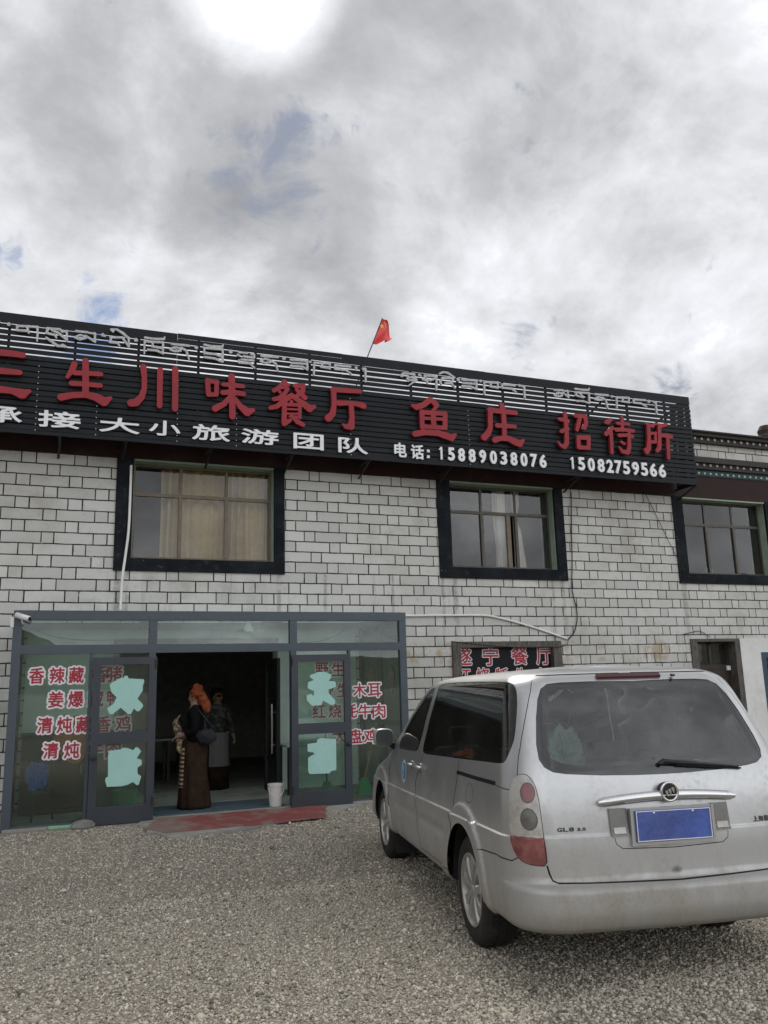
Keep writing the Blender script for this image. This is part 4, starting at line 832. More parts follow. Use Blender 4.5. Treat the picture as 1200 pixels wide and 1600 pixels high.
     (940, 600, 10, [[(235, 207, 16), (430, 216, 16)], [(240, 207, 14), (245, 375, 11)], [(340, 227, 13), (320, 270, 15), (430, 285, 15)], [(430, 216, 14), (430, 290, 12)]]),
     (940, 600, 10, [[(505, 237, 15), (690, 252, 15)], [(505, 242, 13), (505, 290, 15), (620, 302, 15), (710, 355, 10)]]),
     (940, 600, 10, [[(740, 272, 25)]]), (940, 600, 10, [[(825, 282, 17), (850, 287, 15), (868, 460, 12)]]),
    ]
    for ox, oy, k, st in TIB:
        F, xs, zs_ = stroke_field([[(a, b, r * TK) for a, b, r in s_] for s_ in zstrokes(st, ox, oy, k, DT)], .0085); mb = MB(); field_mesh(mb, F, xs, zs_, DT, .035)
        mb.build('bead_letter', 'led', sign, recalc=False)
    DW = DS - .045
    for ch, cx, cy, wp, hp in (('承', 4, 647.5, 62, 25), ('接', 93, 655.5, 67, 25.5), ('大', 187, 664.5, 63, 23), ('小', 257.5, 669, 49, 23), ('旅', 330, 676.2, 59, 24), ('游', 406.5, 682.5, 58, 22.5), ('团', 482.5, 689.8, 47, 24), ('队', 552, 696, 46, 24),
                               ('电', 626, 702.8, 19, 22), ('话', 652.5, 706, 20, 22)):
        mb = MB(); place(mb, ch, cx, cy, wp, hp + .5, DW, .03, .0065, .0052); mb.build('white_character', 'white', sign, recalc=False)
    mb = MB()
    for q in (702.5, 711.5): p = at(669.5, q + 2, DW); mb.box(p.x - .025, p.x + .025, DW, DW + .03, p.z - .025, p.z + .025)
    mb.build('white_character', 'white', sign)
    D1 = [(c, 560 + x / 4, 560 + (592 + (x - 515) * .078) / 4) for c, x in zip('15889038076', (517, 582, 646, 712, 778, 845, 909, 973, 1036, 1097, 1155))]
    D2 = [(c, 830 + x / 4.444, 590 + (592 + (x - 285) * .088) / 4.444) for c, x in zip('15082759566', (286, 351, 419, 487, 548, 606, 663, 726, 788, 850, 912))]
    for c, cx, cy in D1 + D2:
        if c == '1':
            p = at(cx + .8, cy, DW); F, xs, zs_ = stroke_field([[(p.x, p.z - .108, .0175), (p.x, p.z + .108, .0175)], [(p.x, p.z + .106, .016), (p.x - .038, p.z + .072, .012)]], .0055); mb = MB(); field_mesh(mb, F, xs, zs_, DW, .03); mb.build('white_digit', 'white', sign, recalc=False); continue
        mb = MB(); w = 10.4
        place(mb, c, cx, cy, w, 20.5, DW, .03, .004 if c == '1' else .0115, .0055); mb.build('white_digit', 'white', sign, recalc=False)
signboard()

# flag on the roof behind the sign
p0 = at(571, 566, 14.4); p1 = at(597.5, 497.5, 14.4)
flag = thing('flag', 'small red flag with yellow stars on a leaning pole behind the signboard', 'flag', p0)
mb = MB(); mb.tube([p0 - (p1 - p0) * .6, p1], .011, 8); mb.build('pole', 'steel', flag, smooth=40)
def flagcloth():
    A = at(597.5, 497.5, 14.4); B = at(581.5, 537, 14.4); n = 16; m = 12; vs = []
    for j in range(m + 1):
        q = j / m; a = A.lerp(B, q)
        far = [(604, 500.5), (606.5, 505), (608, 512), (609.5, 519), (611, 526), (614, 526.5), (611, 531), (606, 534.5), (600, 536)]
        t = q * (len(far) - 1); k = min(int(t), len(far) - 2); fx = far[k][0] + (far[k + 1][0] - far[k][0]) * (t - k); fy = far[k][1] + (far[k + 1][1] - far[k][1]) * (t - k)
        b = at(fx, fy, 14.4 + .12 * math.sin(q * 5))
        for i in range(n + 1):
            u = i / n; c = a.lerp(b, u); c.y += (.10 * math.sin(u * 5 + q * 7) + .05 * math.sin(u * 11 - q * 4)) * min(1, u * 3) * (.15 + .85 * q); vs.append(c)
    mb = MB(); mb.add(vs, [(j * (n + 1) + i, j * (n + 1) + i + 1, (j + 1) * (n + 1) + i + 1, (j + 1) * (n + 1) + i) for j in range(m) for i in range(n)])
    cl = mb.build('cloth', 'flag', flag, smooth='all', recalc=False)
    mb = MB()
    def star(px, py, r, y):
        c = at(px, py, y); mb.prism([(c.x + r * (1 if k % 2 == 0 else .4) * math.sin(k * math.pi / 5), c.z + r * (1 if k % 2 == 0 else .4) * math.cos(k * math.pi / 5)) for k in range(10)], y, y + .004)
    star(596.8, 509.5, .058, 14.27); star(600.5, 504.5, .018, 14.27); star(602.5, 507.5, .018, 14.27); star(602.5, 511.5, .018, 14.27); star(600.5, 514.5, .018, 14.27)
    mb.build('star_emblem', 'yellow', cl)
flagcloth()

# ------------------------------------------------------------------ glass porch
PX0, PX1, PZ = -0.553, 5.072, 2.735
porch = thing('glass_porch', 'blue grey aluminium and glass entrance porch built against the white block wall', 'porch', ((PX0 + PX1) / 2, DP, -.08))
def build_porch():
    a = .11; y0, y1 = DP, DP + .08; zb = -.10
    X = [PX0, 1.19, 3.205, PX1]; zt0, zt1, zu = 2.158, 2.275, 2.61
    mb = MB()
    mb.box(PX0, PX0 + a, y0, y1, zb, zu); mb.box(PX1 - a, PX1, y0, y1, zb, zu); mb.box(PX0, PX1, y0 - .004, y1 + .02, zu, PZ)
    for x in X[1:3]: mb.box(x, x + a, y0 + .002, y1, zt1, zu)
    mb.box(PX0 + a, PX1 - a, y0 + .001, y1, zt0, zt1)
    for x in (X[1], X[2]): mb.box(x + .01, x + a - .01, y0 + .006, y1, -.02, zt0)
    mb.box(PX0 + a, X[1] + .01, y0 + .01, y1, zb, -.005); mb.box(X[2] + a - .01, PX1 - a, y0 + .01, y1, zb, -.005)
    mb.box(.42, .465, y0 + .012, y1 - .01, -.005, zt0); mb.box(4.11, 4.15, y0 + .012, y1 - .01, -.005, zt0)
    # side walls
    for xa, xb in ((PX0, PX0 + .08), (PX1 - .08, PX1)):
        mb.box(xa, xb, y1, DF - .05, zb, .0); mb.box(xa, xb, y1, DF - .05, zt0, zt1); mb.box(xa, xb, y1, DF - .05, zu, PZ - .003); mb.box(xa, xb, y1, DF - .05, 1.00, 1.08)
        mb.box(xa + .004, xb - .004, DP + 1.0, DP + 1.08, 0.0, 1.0); mb.box(xa + .004, xb - .004, DP + 1.0, DP + 1.08, 1.08, zt0); mb.box(xa + .004, xb - .004, DP + 1.0, DP + 1.08, zt1, zu)
        for c, d in ((0, 1.0), (1.08, zt0), (zt1, zu)): mb.box(xa + .002, xb - .002, DF - .13, DF - .05, c, d)
    mb.box(PX0, PX1, DF - .05, DF - .016, zu, PZ - .003)
    for x in (X[1] + .02, X[2] + .02): mb.box(x, x + .07, y1 + .02, DF - .05, zu + .03, PZ - .006)
    fr = mb.build('frame', 'alu', porch)
    def pane(a_, b_, c, d, y=DP + .04):
        m = MB(); m.box(a_, b_, y, y + .006, c, d); return m.build('pane', 'pglass', porch)
    pane(PX0 + a, X[1], zt1, zu); pane(X[1] + a, X[2], zt1, zu); pane(X[2] + a, PX1 - a, zt1, zu)
    L1 = pane(PX0 + a, .42, -.005, zt0); L2 = pane(.465, X[1] + .01, -.005, zt0); R1 = pane(X[2] + a - .01, 4.11, -.005, zt0); R2 = pane(4.15, PX1 - a, -.005, zt0)
    for x in (PX0 + .037, PX1 - .043):
        for y, yy in ((y1, DP + 1.0), (DP + 1.08, DF - .13)):
            for c, d in ((0, 1.0), (1.08, zt0), (zt1, zu)):
                m = MB(); m.box(x, x + .006, y, yy, c, d); m.build('pane', 'pglass', porch)
    m = MB(); m.box(PX0 + .02, PX1 - .02, y1 + .03, DF - .06, PZ + .002, PZ + .012); m.build('roof_panel', 'pglass', porch)
    # vinyl dish names
    rowsL = [(375, [('香', 172), ('辣', 268), ('藏', 358)], [('香', 468), ('猪', 538)]), (488, [('姜', 262), ('爆', 356)], [('藏', 450), ('鸭', 536)]), (608, [('清', 210), ('炖', 302), ('藏', 392)], [('香', 484), ('鸡', 577)]), (727, [('清', 238), ('炖', 336)], [('牛', 446), ('肉', 530)])]
    D = DP + .036
    for zy, fa, fb in rowsL:
        for ch, zx in fa + fb:
            px, py = zx / 3, 930 + (zy - (zx - 300) * .02) / 3
            xw = at(px, py, D).x; outlined('sticker_character', L1 if xw < .44 else L2, ch, px, py, 24, 25.5, D, .0045, .021, .0065)
    rowsR = [(450, [('野', 297), ('生', 415)]), (603, [('野', 335), ('生', 452), ('木', 573), ('耳', 682)]), (757, [('红', 275), ('烧', 392), ('牦', 506), ('牛', 612), ('肉', 715)]), (942, [('大', 425), ('盘', 545), ('鸡', 652)])]
    for zy, fa in rowsR:
        for ch, zx in fa:
            px, py = 440 + zx / 4.7045, 950 + zy / 4.7045; xw = at(px, py, D).x
            outlined('sticker_character', R1 if xw < 4.13 else R2, ch, px, py, 20.5, 22, D, .004, .019, .0065)
    # door leaves folded back against the fixed lights
    def leaf(xa, xb, hinge_right, blobs):
        ya, yb = DP - .085, DP - .035; zb_, zt = -.05, 2.10; s = .10
        m = MB(); m.box(xa, xa + s, ya, yb, zb_, zt); m.box(xb - s, xb, ya, yb, zb_, zt); m.box(xa + s, xb - s, ya, yb, zt - .10, zt); m.box(xa + s, xb - s, ya, yb, zb_, zb_ + .22); m.box(xa + s, xb - s, ya, yb, .965, 1.115)
        d = m.build('door', 'doorframe', porch)
        for c, e in ((zb_ + .22, .965), (1.115, zt - .10)):
            m = MB(); m.box(xa + s, xb - s, ya + .022, ya + .028, c, e); pn = m.build('pane', 'dglass', d)
        for ox, oy, k, poly in blobs:
            P = [at(ox + x / k, oy + y / k, ya + .02) for x, y in poly]; m = MB(); m.prism([(q.x, q.z) for q in P], ya + .016, ya + .0205); m.build('sticker_character', 'pale', d)
        m = MB(); xk = xa + .05 if not hinge_right else xb - .05
        m.lathe([(0, -.075), (.028, -.07), (.034, -.05), (.02, -.03), (.016, 0)], 'y', (xk, ya, .80), 16); m.build('handle', 'steel', d, smooth=40)
        for z in (.15, 1.95):
            m = MB(); xh = xb - .012 if not hinge_right else xa + .012; m.lathe([(0, 0), (.016, 0), (.016, .11), (0, .11)], 'z', (xh, ya - .008, z), 10); m.build('hinge', 'steel', d)
    leaf(.47, 1.30, False, [
        (0, 940, 4.615, [(790, 605), (800, 590), (850, 560), (872, 550), (892, 550), (897, 535), (920, 535), (927, 554), (1035, 560), (1041, 575), (1030, 610), (1030, 640), (990, 700), (1031, 742), (1030, 758), (1005, 790), (985, 790), (965, 770), (945, 810), (925, 812), (870, 765), (812, 812), (790, 810), (772, 770), (820, 735), (840, 690), (802, 652)]),
        (0, 1120, 4.615, [(785, 245), (870, 235), (890, 222), (920, 225), (960, 240), (980, 218), (1000, 225), (1018, 248), (985, 300), (1020, 310), (1022, 345), (992, 365), (992, 410), (1018, 430), (1000, 490), (985, 492), (958, 470), (920, 490), (880, 500), (770, 505), (758, 460), (762, 440), (778, 432), (778, 300)])])
    leaf(3.205, 4.115, True, [
        (440, 950, 4.7045, [(205, 505), (215, 490), (250, 480), (270, 470), (320, 470), (365, 490), (365, 510), (345, 537), (395, 540), (400, 580), (345, 600), (345, 625), (395, 680), (390, 705), (365, 715), (305, 680), (290, 715), (245, 717), (225, 720), (185, 680), (185, 640), (220, 630), (235, 652), (237, 610), (190, 590), (195, 545), (235, 530)]),
        (440, 950, 4.7045, [(190, 1000), (258, 990), (265, 965), (290, 955), (400, 965), (402, 1190), (360, 1200), (355, 1215), (205, 1220), (195, 1200), (195, 1100), (242, 1072), (230, 1060), (192, 1058)])])
build_porch()

def slab(name, mat, poly, z0, z1, label, cat, kind=None):
    n = len(poly); mb = MB(); mb.add([(x, y, z1) for x, y in poly] + [(x, y, z0) for x, y in poly], [tuple(range(n)), tuple(range(2 * n - 1, n - 1, -1))] + [(i, i + n, (i + 1) % n + n, (i + 1) % n) for i in range(n)])
    o = mb.build(name, mat); return tag(o, label, cat, kind=kind)
slab('porch_floor', 'concrete', [(PX0 + .02, DP - .012), (PX1 - .02, DP - .012), (PX1 - .02, DF - .004), (PX0 + .02, DF - .004)], -.14, -.025, 'grey concrete floor inside the glass porch', None, 'structure')
def fl(px, py, z): p = onfloor(px, py, z); return (p.x, p.y)
def wobble(P, n=7, amp=.02):
    out = []
    for i, (a, b) in enumerate(zip(P, P[1:] + P[:1])):
        for k in range(n): t = k / n; out.append((a[0] + (b[0] - a[0]) * t + RNG.normal(0, amp), a[1] + (b[1] - a[1]) * t + RNG.normal(0, amp)))
    return out
slab('doorstep', 'concrete', wobble([fl(236, 1301, -.04), fl(265, 1309, -.04), fl(380, 1297, -.04), (4.0, DP - .45), (4.2, DP - .13), (1.1, DP - .13)], 8, .025), -.2, -.035, 'rough concrete doorstep in front of the porch opening', None, 'structure')
slab('carpet', 'carpet', wobble([fl(225, 1296, -.03), fl(262, 1301, -.03), fl(420, 1287, -.03), fl(508, 1277, -.03), (3.75, DP - .02), (1.36, DP - .02)], 8, .012), -.034, -.029, 'worn red carpet strip on the doorstep before the porch', 'carpet')
slab('mat', 'mat_', [(1.36, DP + .10), (3.15, DP + .10), (3.10, DP + .98), (1.30, DP + .98)], -.024, -.012, 'blue grey mat inside the porch opening', 'mat')

# ------------------------------------------------------------------ small things
def lathe_thing(name, label, cat, loc): return thing(name, label, cat, loc)
b0 = Vector((3.02, DP + .13, -.018)); bk = thing('bucket', 'white plastic bucket standing at the right side of the open doorway', 'bucket', b0)
mb = MB(); mb.lathe([(0, 0), (.082, 0), (.087, .01), (.106, .28), (.116, .282), (.116, .305), (.103, .305), (.083, .02), (0, .02)], 'z', b0, 28); mb.build('pail', 'bucket', bk, smooth=40)
mb = MB(); mb.tube([(b0.x + .116 * math.cos(a), b0.y - .116 * math.sin(a) * .6 - .02, b0.z + .27 - .14 * math.sin(a)) for a in np.linspace(0, math.pi, 14)], .006, 6); mb.build('handle', 'bucket', bk, smooth=60)
def rock(px, py, r, label):
    p = onfloor(px, py, -.05); v, f = icoverts(3); mb = MB(); vs = []
    for a, b, c in v:
        k = 1 + .18 * math.sin(3 * a + 2 * b + 1) + .10 * math.sin(7 * b - 4 * c) + .05 * math.sin(13 * a + 9 * c)
        vs.append((p.x + a * r * k * 1.35, p.y + b * r * k, p.z + .02 + c * r * k * .55))
    mb.add(vs, [tuple(q) for q in f]); tag(mb.build('rock', 'rock', smooth=50), label, 'rock')
rock(128, 1293, .115, 'flat grey rock propping the left door leaf')
rock(424, 1327, .022, 'small pale stone lying alone on the gravel before the carpet')
# green tray beside the rock
p = onfloor(104, 1287, -.03); mb = MB(); mb.bevbox(p.x - .22, p.x + .24, DP - .06, DP - .012, -.06, -.02, .008); tag(mb.build('kerb_strip', 'lgreen'), 'pale green strip at the foot of the left porch glass', 'strip')
# security camera on the top left corner of the porch
c0 = at(34, 966, DP - .10); sc_ = thing('security_camera', 'white bullet security camera on the top left corner of the porch', 'camera', c0)
mb = MB(); d = Vector((.82, -.5, -.30)).normalized(); ctr = at(36, 964, DP - .12); mb.tube([ctr - d * .11, ctr - d * .10, ctr + d * .095, ctr + d * .10], [.030, .038, .038, .036], 16); mb.build('housing', 'camw', sc_, smooth=40)
mb = MB(); mb.tube([ctr + d * .098, ctr + d * .108], [.030, .026], 16); mb.build('lens', 'black', sc_)
mb = MB(); mb.tube([ctr - d * .02 + Vector((0, 0, -.036)), ctr + Vector((.0, .05, -.085)), ctr + Vector((0, .10, -.09))], .012, 8); mb.build('bracket', 'camw', sc_, smooth=40)
mb = MB(); q = at(20, 972, DP - .02); mb.bevbox(q.x - .03, q.x + .015, DP - .03, DP + .02, q.z - .07, q.z + .07, .006); mb.build('junction_box', 'camw', sc_)
# pipes and cables on the wall
def run(name, pts, r, mat, label, cat, dep=None):
    P = [at(x, y, (DF - .03) if dep is None else dep) for x, y in pts]; Q = []
    for i in range(len(P) - 1):
        for k in range(6):
            t = k / 6; p0, p1, p2, p3 = P[max(i - 1, 0)], P[i], P[i + 1], P[min(i + 2, len(P) - 1)]
            Q.append(.5 * ((2 * p1) + (p2 - p0) * t + (2 * p0 - 5 * p1 + 4 * p2 - p3) * t * t + (3 * p1 - p0 - 3 * p2 + p3) * t ** 3))
    Q.append(P[-1]); mb = MB(); mb.tube(Q, r, 8); return tag(mb.build(name, mat, smooth=60), label, cat, 'cables on the wall' if name == 'cable' else None)
run('drain_pipe', [(205, 727), (203.5, 775), (201, 828), (196, 868), (191, 905), (188, 953)], .022, 'pvc', 'thin white plastic pipe down the left edge of the left upstairs window', 'pipe', DF - .06)
run('cable_conduit', [(634, 962), (690, 961.5), (752, 961.5), (776, 964.5), (820, 976), (860, 989), (886, 998)], .021, 'pvc', 'white conduit running from the porch top along the wall to the menu board', 'conduit')
run('cable', [(892.5, 770), (893, 830), (894, 880), (893.5, 915), (896, 932), (901, 952), (901.5, 970), (897, 988), (887, 1000)], .011, 'cable', 'black cable looping down beside the middle upstairs window', 'cable')
run('cable', [(1003, 760), (1030, 815), (1052, 860), (1070, 893)], .006, 'cable', 'thin black cable slanting from the signboard to the right upstairs window', 'cable')
run('cable', [(705, 1002), (770, 1009), (830, 1012), (880, 1010), (888, 1000)], .006, 'cable', 'thin wire sagging across the top of the menu board', 'cable', DF - .06)
run('cable', [(1065, 992), (1085, 987), (1094, 986.5), (1110, 995)], .007, 'cable', 'short wire arching over the right wooden door', 'cable')
run('cable', [(56, 985), (90, 996), (130, 1000), (180, 1000)], .008, 'cable', 'dark wire drooping along the wall inside the upper left porch glass', 'cable', DF - .05)
run('cable', [(470, 1004), (500, 1002), (530, 990), (545, 975)], .008, 'cable', 'dark wire rising inside the upper right porch glass', 'cable', DF - .05)
# hanging lamp in the porch
p = at(388, 987, DP + 1.0); lamp = thing('pendant_lamp', 'small white bell shaped lamp hanging inside the porch', 'lamp', p)
mb = MB(); mb.lathe([(.02, .16), (.035, .14), (.07, .04), (.09, .0), (.08, .0), (.03, .12), (.0, .125)], 'z', p, 20); mb.build('lamp_shade', 'glow', lamp, smooth=50)
mb = MB(); mb.tube([p + Vector((0, 0, .14)), Vector((p.x, p.y, PZ))], .005, 6); mb.build('cord', 'cable', lamp)
# broom in the right part of the porch
def broom(px, lab, pxt, stick, dep):
    p = onfloor(px, 1250, -.025); p.y = dep; p.x = at(px, 1240, dep).x; t = at(pxt, 1130, dep + .45)
    th = thing('broom', lab, 'broom', p, 'brooms in the porch'); mb = MB(); mb.tube([p + Vector((0, 0, .22)), t], .013, 8); mb.build('stick', stick, th, smooth=50)
    mb = MB(); mb.add([(p.x - .13, p.y - .03, p.z), (p.x + .13, p.y - .03, p.z), (p.x + .13, p.y + .05, p.z), (p.x - .13, p.y + .05, p.z), (p.x - .05, p.y - .02, p.z + .24), (p.x + .05, p.y - .02, p.z + .24), (p.x + .05, p.y + .02, p.z + .24), (p.x - .05, p.y + .02, p.z + .24)], [(0, 3, 2, 1), (4, 5, 6, 7), (0, 1, 5, 4), (1, 2, 6, 5), (2, 3, 7, 6), (3, 0, 4, 7)]); mb.build('bristles', 'green', th)
broom(570, 'green broom with a yellow stick leaning behind the right porch glass', 588, 'stick', DP + .75)
broom(511, 'green broom with a red handle behind the lower right door leaf', 508, 'lampred', DP + .60)
def table(name, x0, x1, y0, y1, h, top, label):
    th = thing(name, label, 'table', ((x0 + x1) / 2, (y0 + y1) / 2, -.025), 'tables in the porch'); mb = MB(); mb.bevbox(x0, x1, y0, y1, h - .035, h, .006); mb.build('tabletop', top, th)
    for x in (x0 + .05, x1 - .05):
        for y in (y0 + .05, y1 - .05): mb = MB(); mb.box(x - .02, x + .02, y - .02, y + .02, -.025, h - .035); mb.build('leg', 'steel', th)
table('table', 3.45, 4.75, DP + 1.15, DP + 1.75, .74, 'table', 'pale table behind the right porch glass')
def dark_cabinet():
    x0, x1, y0, y1, h = -.40, .90, DP + 1.15, DP + 1.75, 1.08
    th = thing('cabinet', 'low dark cabinet against the wall behind the left porch glass', 'cabinet', ((x0 + x1) / 2, (y0 + y1) / 2, -.025)); mb = MB(); mb.bevbox(x0, x1, y0, y1, -.025, h - .04, .01); mb.build('body', 'dtable', th)
    mb = MB(); mb.bevbox(x0 - .02, x1 + .02, y0 - .03, y1, h - .038, h, .008); mb.build('top', 'black', th)
    for k in range(3):
        a = x0 + .02 + k * (x1 - x0 - .04) / 3; b = a + (x1 - x0 - .04) / 3 - .012; mb = MB(); mb.bevbox(a, b, y0 - .016, y0 - .001, .05, h - .08, .006); d = mb.build('door', 'dtable', th); mb = MB(); mb.tube([(b - .04, y0 - .03, .5), (b - .04, y0 - .03, .62)], .008); mb.build('handle', 'chrome', d)
dark_cabinet()
def drape():
    mb = MB(); n = 22; m = 14; vs = []
    for j in range(m + 1):
        for i in range(n + 1):
            u, v = i / n, j / m; x = .02 + u * .66; y = DP + 1.10 + max(0, v - .45) * .7; z = 1.085 + .02 * math.sin(u * 9 + v * 4)
            if v < .45: z -= (.45 - v) * (.95 * (.35 + .65 * math.sin(math.pi * min(1, u * 1.1 + .05)))); y -= .02 + .015 * math.sin(u * 14)
            else: z += .22 * math.sin(math.pi * (v - .45) / .55) * math.sin(math.pi * u) ** .5
            vs.append((x, y, z))
    mb.add(vs, [(j * (n + 1) + i, j * (n + 1) + i + 1, (j + 1) * (n + 1) + i + 1, (j + 1) * (n + 1) + i) for j in range(m) for i in range(n)])
    tag(mb.build('cloth', 'rust', smooth='all', recalc=False), 'rust orange cloth heaped over the low dark cabinet behind the left porch glass', 'cloth')
drape()
from mathutils import noise as mnoise
def crumpled(c, rx, ry, rz, seed):
    v, f = icoverts(5); vs = []
    for a, b, e in v:
        q = Vector((a, b, e)); off = Vector((seed, seed * .7, 3)); r = 1 + .32 * mnoise.noise(q * 1.6 + off) + .30 * (abs(mnoise.noise(q * 3.1 + off)) - .3) + .14 * (abs(mnoise.noise(q * 7 + off)) - .3)
        vs.append(c + Vector((a * rx * r, b * ry * r, max(e, -.75) * rz * r)))
    mb = MB(); mb.add(vs, [tuple(q) for q in f]); return mb
tag(crumpled(Vector((-.16, DP + .62, .54)), .15, .13, .21, 2.0).build('plastic_bag', 'bluebag', smooth=25), 'crumpled blue plastic bag on a stool in the left corner of the porch', 'bag')
st = thing('stool', 'small dark stool carrying the blue bag in the left porch corner', 'stool', (-.12, DP + .62, -.025)); mb = MB(); mb.lathe([(0, .36), (.17, .36), (.17, .40), (0, .40)], 'z', (-.12, DP + .62, -.025), 20); mb.build('seat', 'dtable', st)
for k in range(3): a = k * 2.094; mb = MB(); mb.tube([(-.12 + .12 * math.cos(a), DP + .62 + .12 * math.sin(a), .34), (-.12 + .18 * math.cos(a), DP + .62 + .18 * math.sin(a), -.025)], .014, 8); mb.build('leg', 'steel', st)
p = Vector((.96, DP + .35, -.025)); mb = MB(); mb.lathe([(0, 0), (.13, 0), (.165, .33), (.175, .33), (.175, .35), (.155, .35), (.125, .015), (0, .015)], 'z', p, 24); tag(mb.build('bin', 'green', smooth=40), 'green plastic bin seen through the lower left door leaf', 'bin')
# furniture in the dim hall behind the porch
def hall_set(x, y, lab):
    th = thing('dining_table', lab, 'table', (x, y, -.03), 'dining tables in the hall'); mb = MB(); mb.bevbox(x - .55, x + .55, y - .4, y + .4, .72, .76, .01); mb.build('tabletop', 'table', th)
    for a in (-.48, .48):
        for b in (-.33, .33): mb = MB(); mb.box(x + a - .025, x + a + .025, y + b - .025, y + b + .025, -.03, .72); mb.build('leg', 'dtable', th)
    return th
hall_set(1.55, DF + 2.6, 'dining table at the left in the dim hall behind the doorway'); hall_set(3.0, DF + 4.3, 'dining table farther back at the right in the dim hall')
def cabinet():
    x, y = 1.2, DF + 5.6; th = thing('cabinet', 'tall pale cabinet against the back of the dim hall', 'cabinet', (x, y, -.03)); mb = MB(); mb.bevbox(x - .5, x + .5, y - .25, y + .25, -.03, 1.95, .015); mb.build('body', 'table', th)
    for s_ in (-1, 1):
        mb = MB(); mb.bevbox(x + s_ * .25 - .235, x + s_ * .25 + .235, y - .27, y - .252, .05, 1.9, .008); d = mb.build('door', 'table', th); mb = MB(); mb.tube([(x + s_ * .05, y - .285, .9), (x + s_ * .05, y - .285, 1.1)], .01); mb.build('handle', 'chrome', d)
cabinet()
# red paper ornaments on the side glass
def ornament(px, py, w, h, dep, mat, label):
    c = at(px, py, dep); mb = MB(); P = []
    for k in range(36):
        a = 2 * math.pi * k / 36; r = 1 + .16 * math.sin(5 * a + 1) + .1 * math.sin(9 * a); P.append((c.x + w * r * math.cos(a), c.z + h * r * math.sin(a)))
    mb.prism(P, dep, dep + .004); tag(mb.build('ornament', mat), label, 'ornament')
ornament(614.5, 1069, .055, .16, DP + 1.3, 'redsticker', 'red paper fish ornament hanging at the right side of the porch') if False else None
def side_orn(y, z, w, h, mat, label):
    mb = MB(); P = [(y + w * (1 + .2 * math.sin(5 * a + 1)) * math.cos(a), z + h * (1 + .15 * math.sin(7 * a)) * math.sin(a)) for a in np.linspace(0, 2 * math.pi, 40, endpoint=False)]; x = PX1 - .055; n = len(P)
    mb.add([(x, a, b) for a, b in P] + [(x + .004, a, b) for a, b in P], [tuple(range(n)), tuple(range(2 * n - 1, n - 1, -1))] + [(i, i + n, (i + 1) % n + n, (i + 1) % n) for i in range(n)]); tag(mb.build('ornament', mat), label, 'ornament')
side_orn(DP + .55, 1.72, .13, .20, 'lampring', 'red paper fish ornament on the porch side glass')
side_orn(DP + 1.45, 1.78, .16, .15, 'stick', 'ochre paper ornament on the rear porch side glass')

# ------------------------------------------------------------------ people
from mathutils import noise as mnoise
def crumple(o, amp, sc, zst=1.0):
    me = o.data; ns = [v.normal.copy() for v in me.vertices]
    for v, n in zip(me.vertices, ns):
        q = Vector((v.co.x * sc, v.co.y * sc, v.co.z * sc * zst)); d = mnoise.noise(q) + .5 * mnoise.noise(q * 2.3 + Vector((5, 1, 2)))
        v.co += n * (amp * d)
    me.update(); return o
def skinned(name, nodes, edges, mat, parent, sub=2):
    me = bpy.data.meshes.new(name); me.from_pydata([tuple(q[:3]) for q in nodes], edges, []); o = bpy.data.objects.new(name, me); C.objects.link(o)
    md = o.modifiers.new('s', 'SKIN'); md.use_smooth_shade = True
    for i, q in enumerate(nodes):
        s = me.skin_vertices[0].data[i]; r = q[3]; s.radius = r if isinstance(r, tuple) else (r, r); s.use_root = (i == 0)
    md2 = o.modifiers.new('u', 'SUBSURF'); md2.levels = sub; md2.render_levels = sub
    dg = bpy.context.evaluated_depsgraph_get(); dg.update(); m2 = bpy.data.meshes.new_from_object(o.evaluated_get(dg)); bpy.data.objects.remove(o)
    m2.materials.clear(); m2.materials.append(MAT[mat]); m2.polygons.foreach_set('use_smooth', [True] * len(m2.polygons))
    mb = MB(); return link(name, m2, parent)
def hand(N, E, w, i0, d, side, up, curl=.5):
    # palm and five fingers from wrist node i0
    d = Vector(d).normalized(); side = Vector(side).normalized(); up = Vector(up).normalized(); w = Vector(w)
    N.append((*(w + d * .045), .020)); pal = len(N) - 1; E.append((i0, pal))
    for k, L in enumerate((.070, .080, .075, .058)):
        o = side * (.026 - .017 * k); a = w + d * .085 + o; b = a + d * L * .5 * (1 - curl * .3) - up * L * .4 * curl; c = b + d * L * .3 * (1 - curl) - up * L * .5 * curl
        n = len(N); N += [(*a, .0085), (*b, .008), (*c, .0065)]; E += [(pal, n), (n, n + 1), (n + 1, n + 2)]
    a = w + d * .03 + side * .036; b = a + d * .035 + side * .012 - up * .012; n = len(N); N += [(*a, .010), (*b, .0085)]; E += [(pal, n), (n, n + 1)]
def ell_lathe(mb, prof, cx, cy, seg=28, waver=0.0, k=7):
    vs = []; n = len(prof)
    for s_ in range(seg):
        a = 2 * math.pi * s_ / seg
        for z, rx, ry, dx, dy in prof:
            q = 1 + waver * math.sin(k * a + z * 2) * max(0, (1.1 - z)) ; vs.append((cx + dx + rx * q * math.cos(a), cy + dy + ry * q * math.sin(a), z))
    f = [(s_ * n + i, ((s_ + 1) % seg) * n + i, ((s_ + 1) % seg) * n + i + 1, s_ * n + i + 1) for s_ in range(seg) for i in range(n - 1)]
    f += [tuple(s_ * n for s_ in range(seg))[::-1], tuple(s_ * n + n - 1 for s_ in range(seg))]
    mb.add(vs, f)
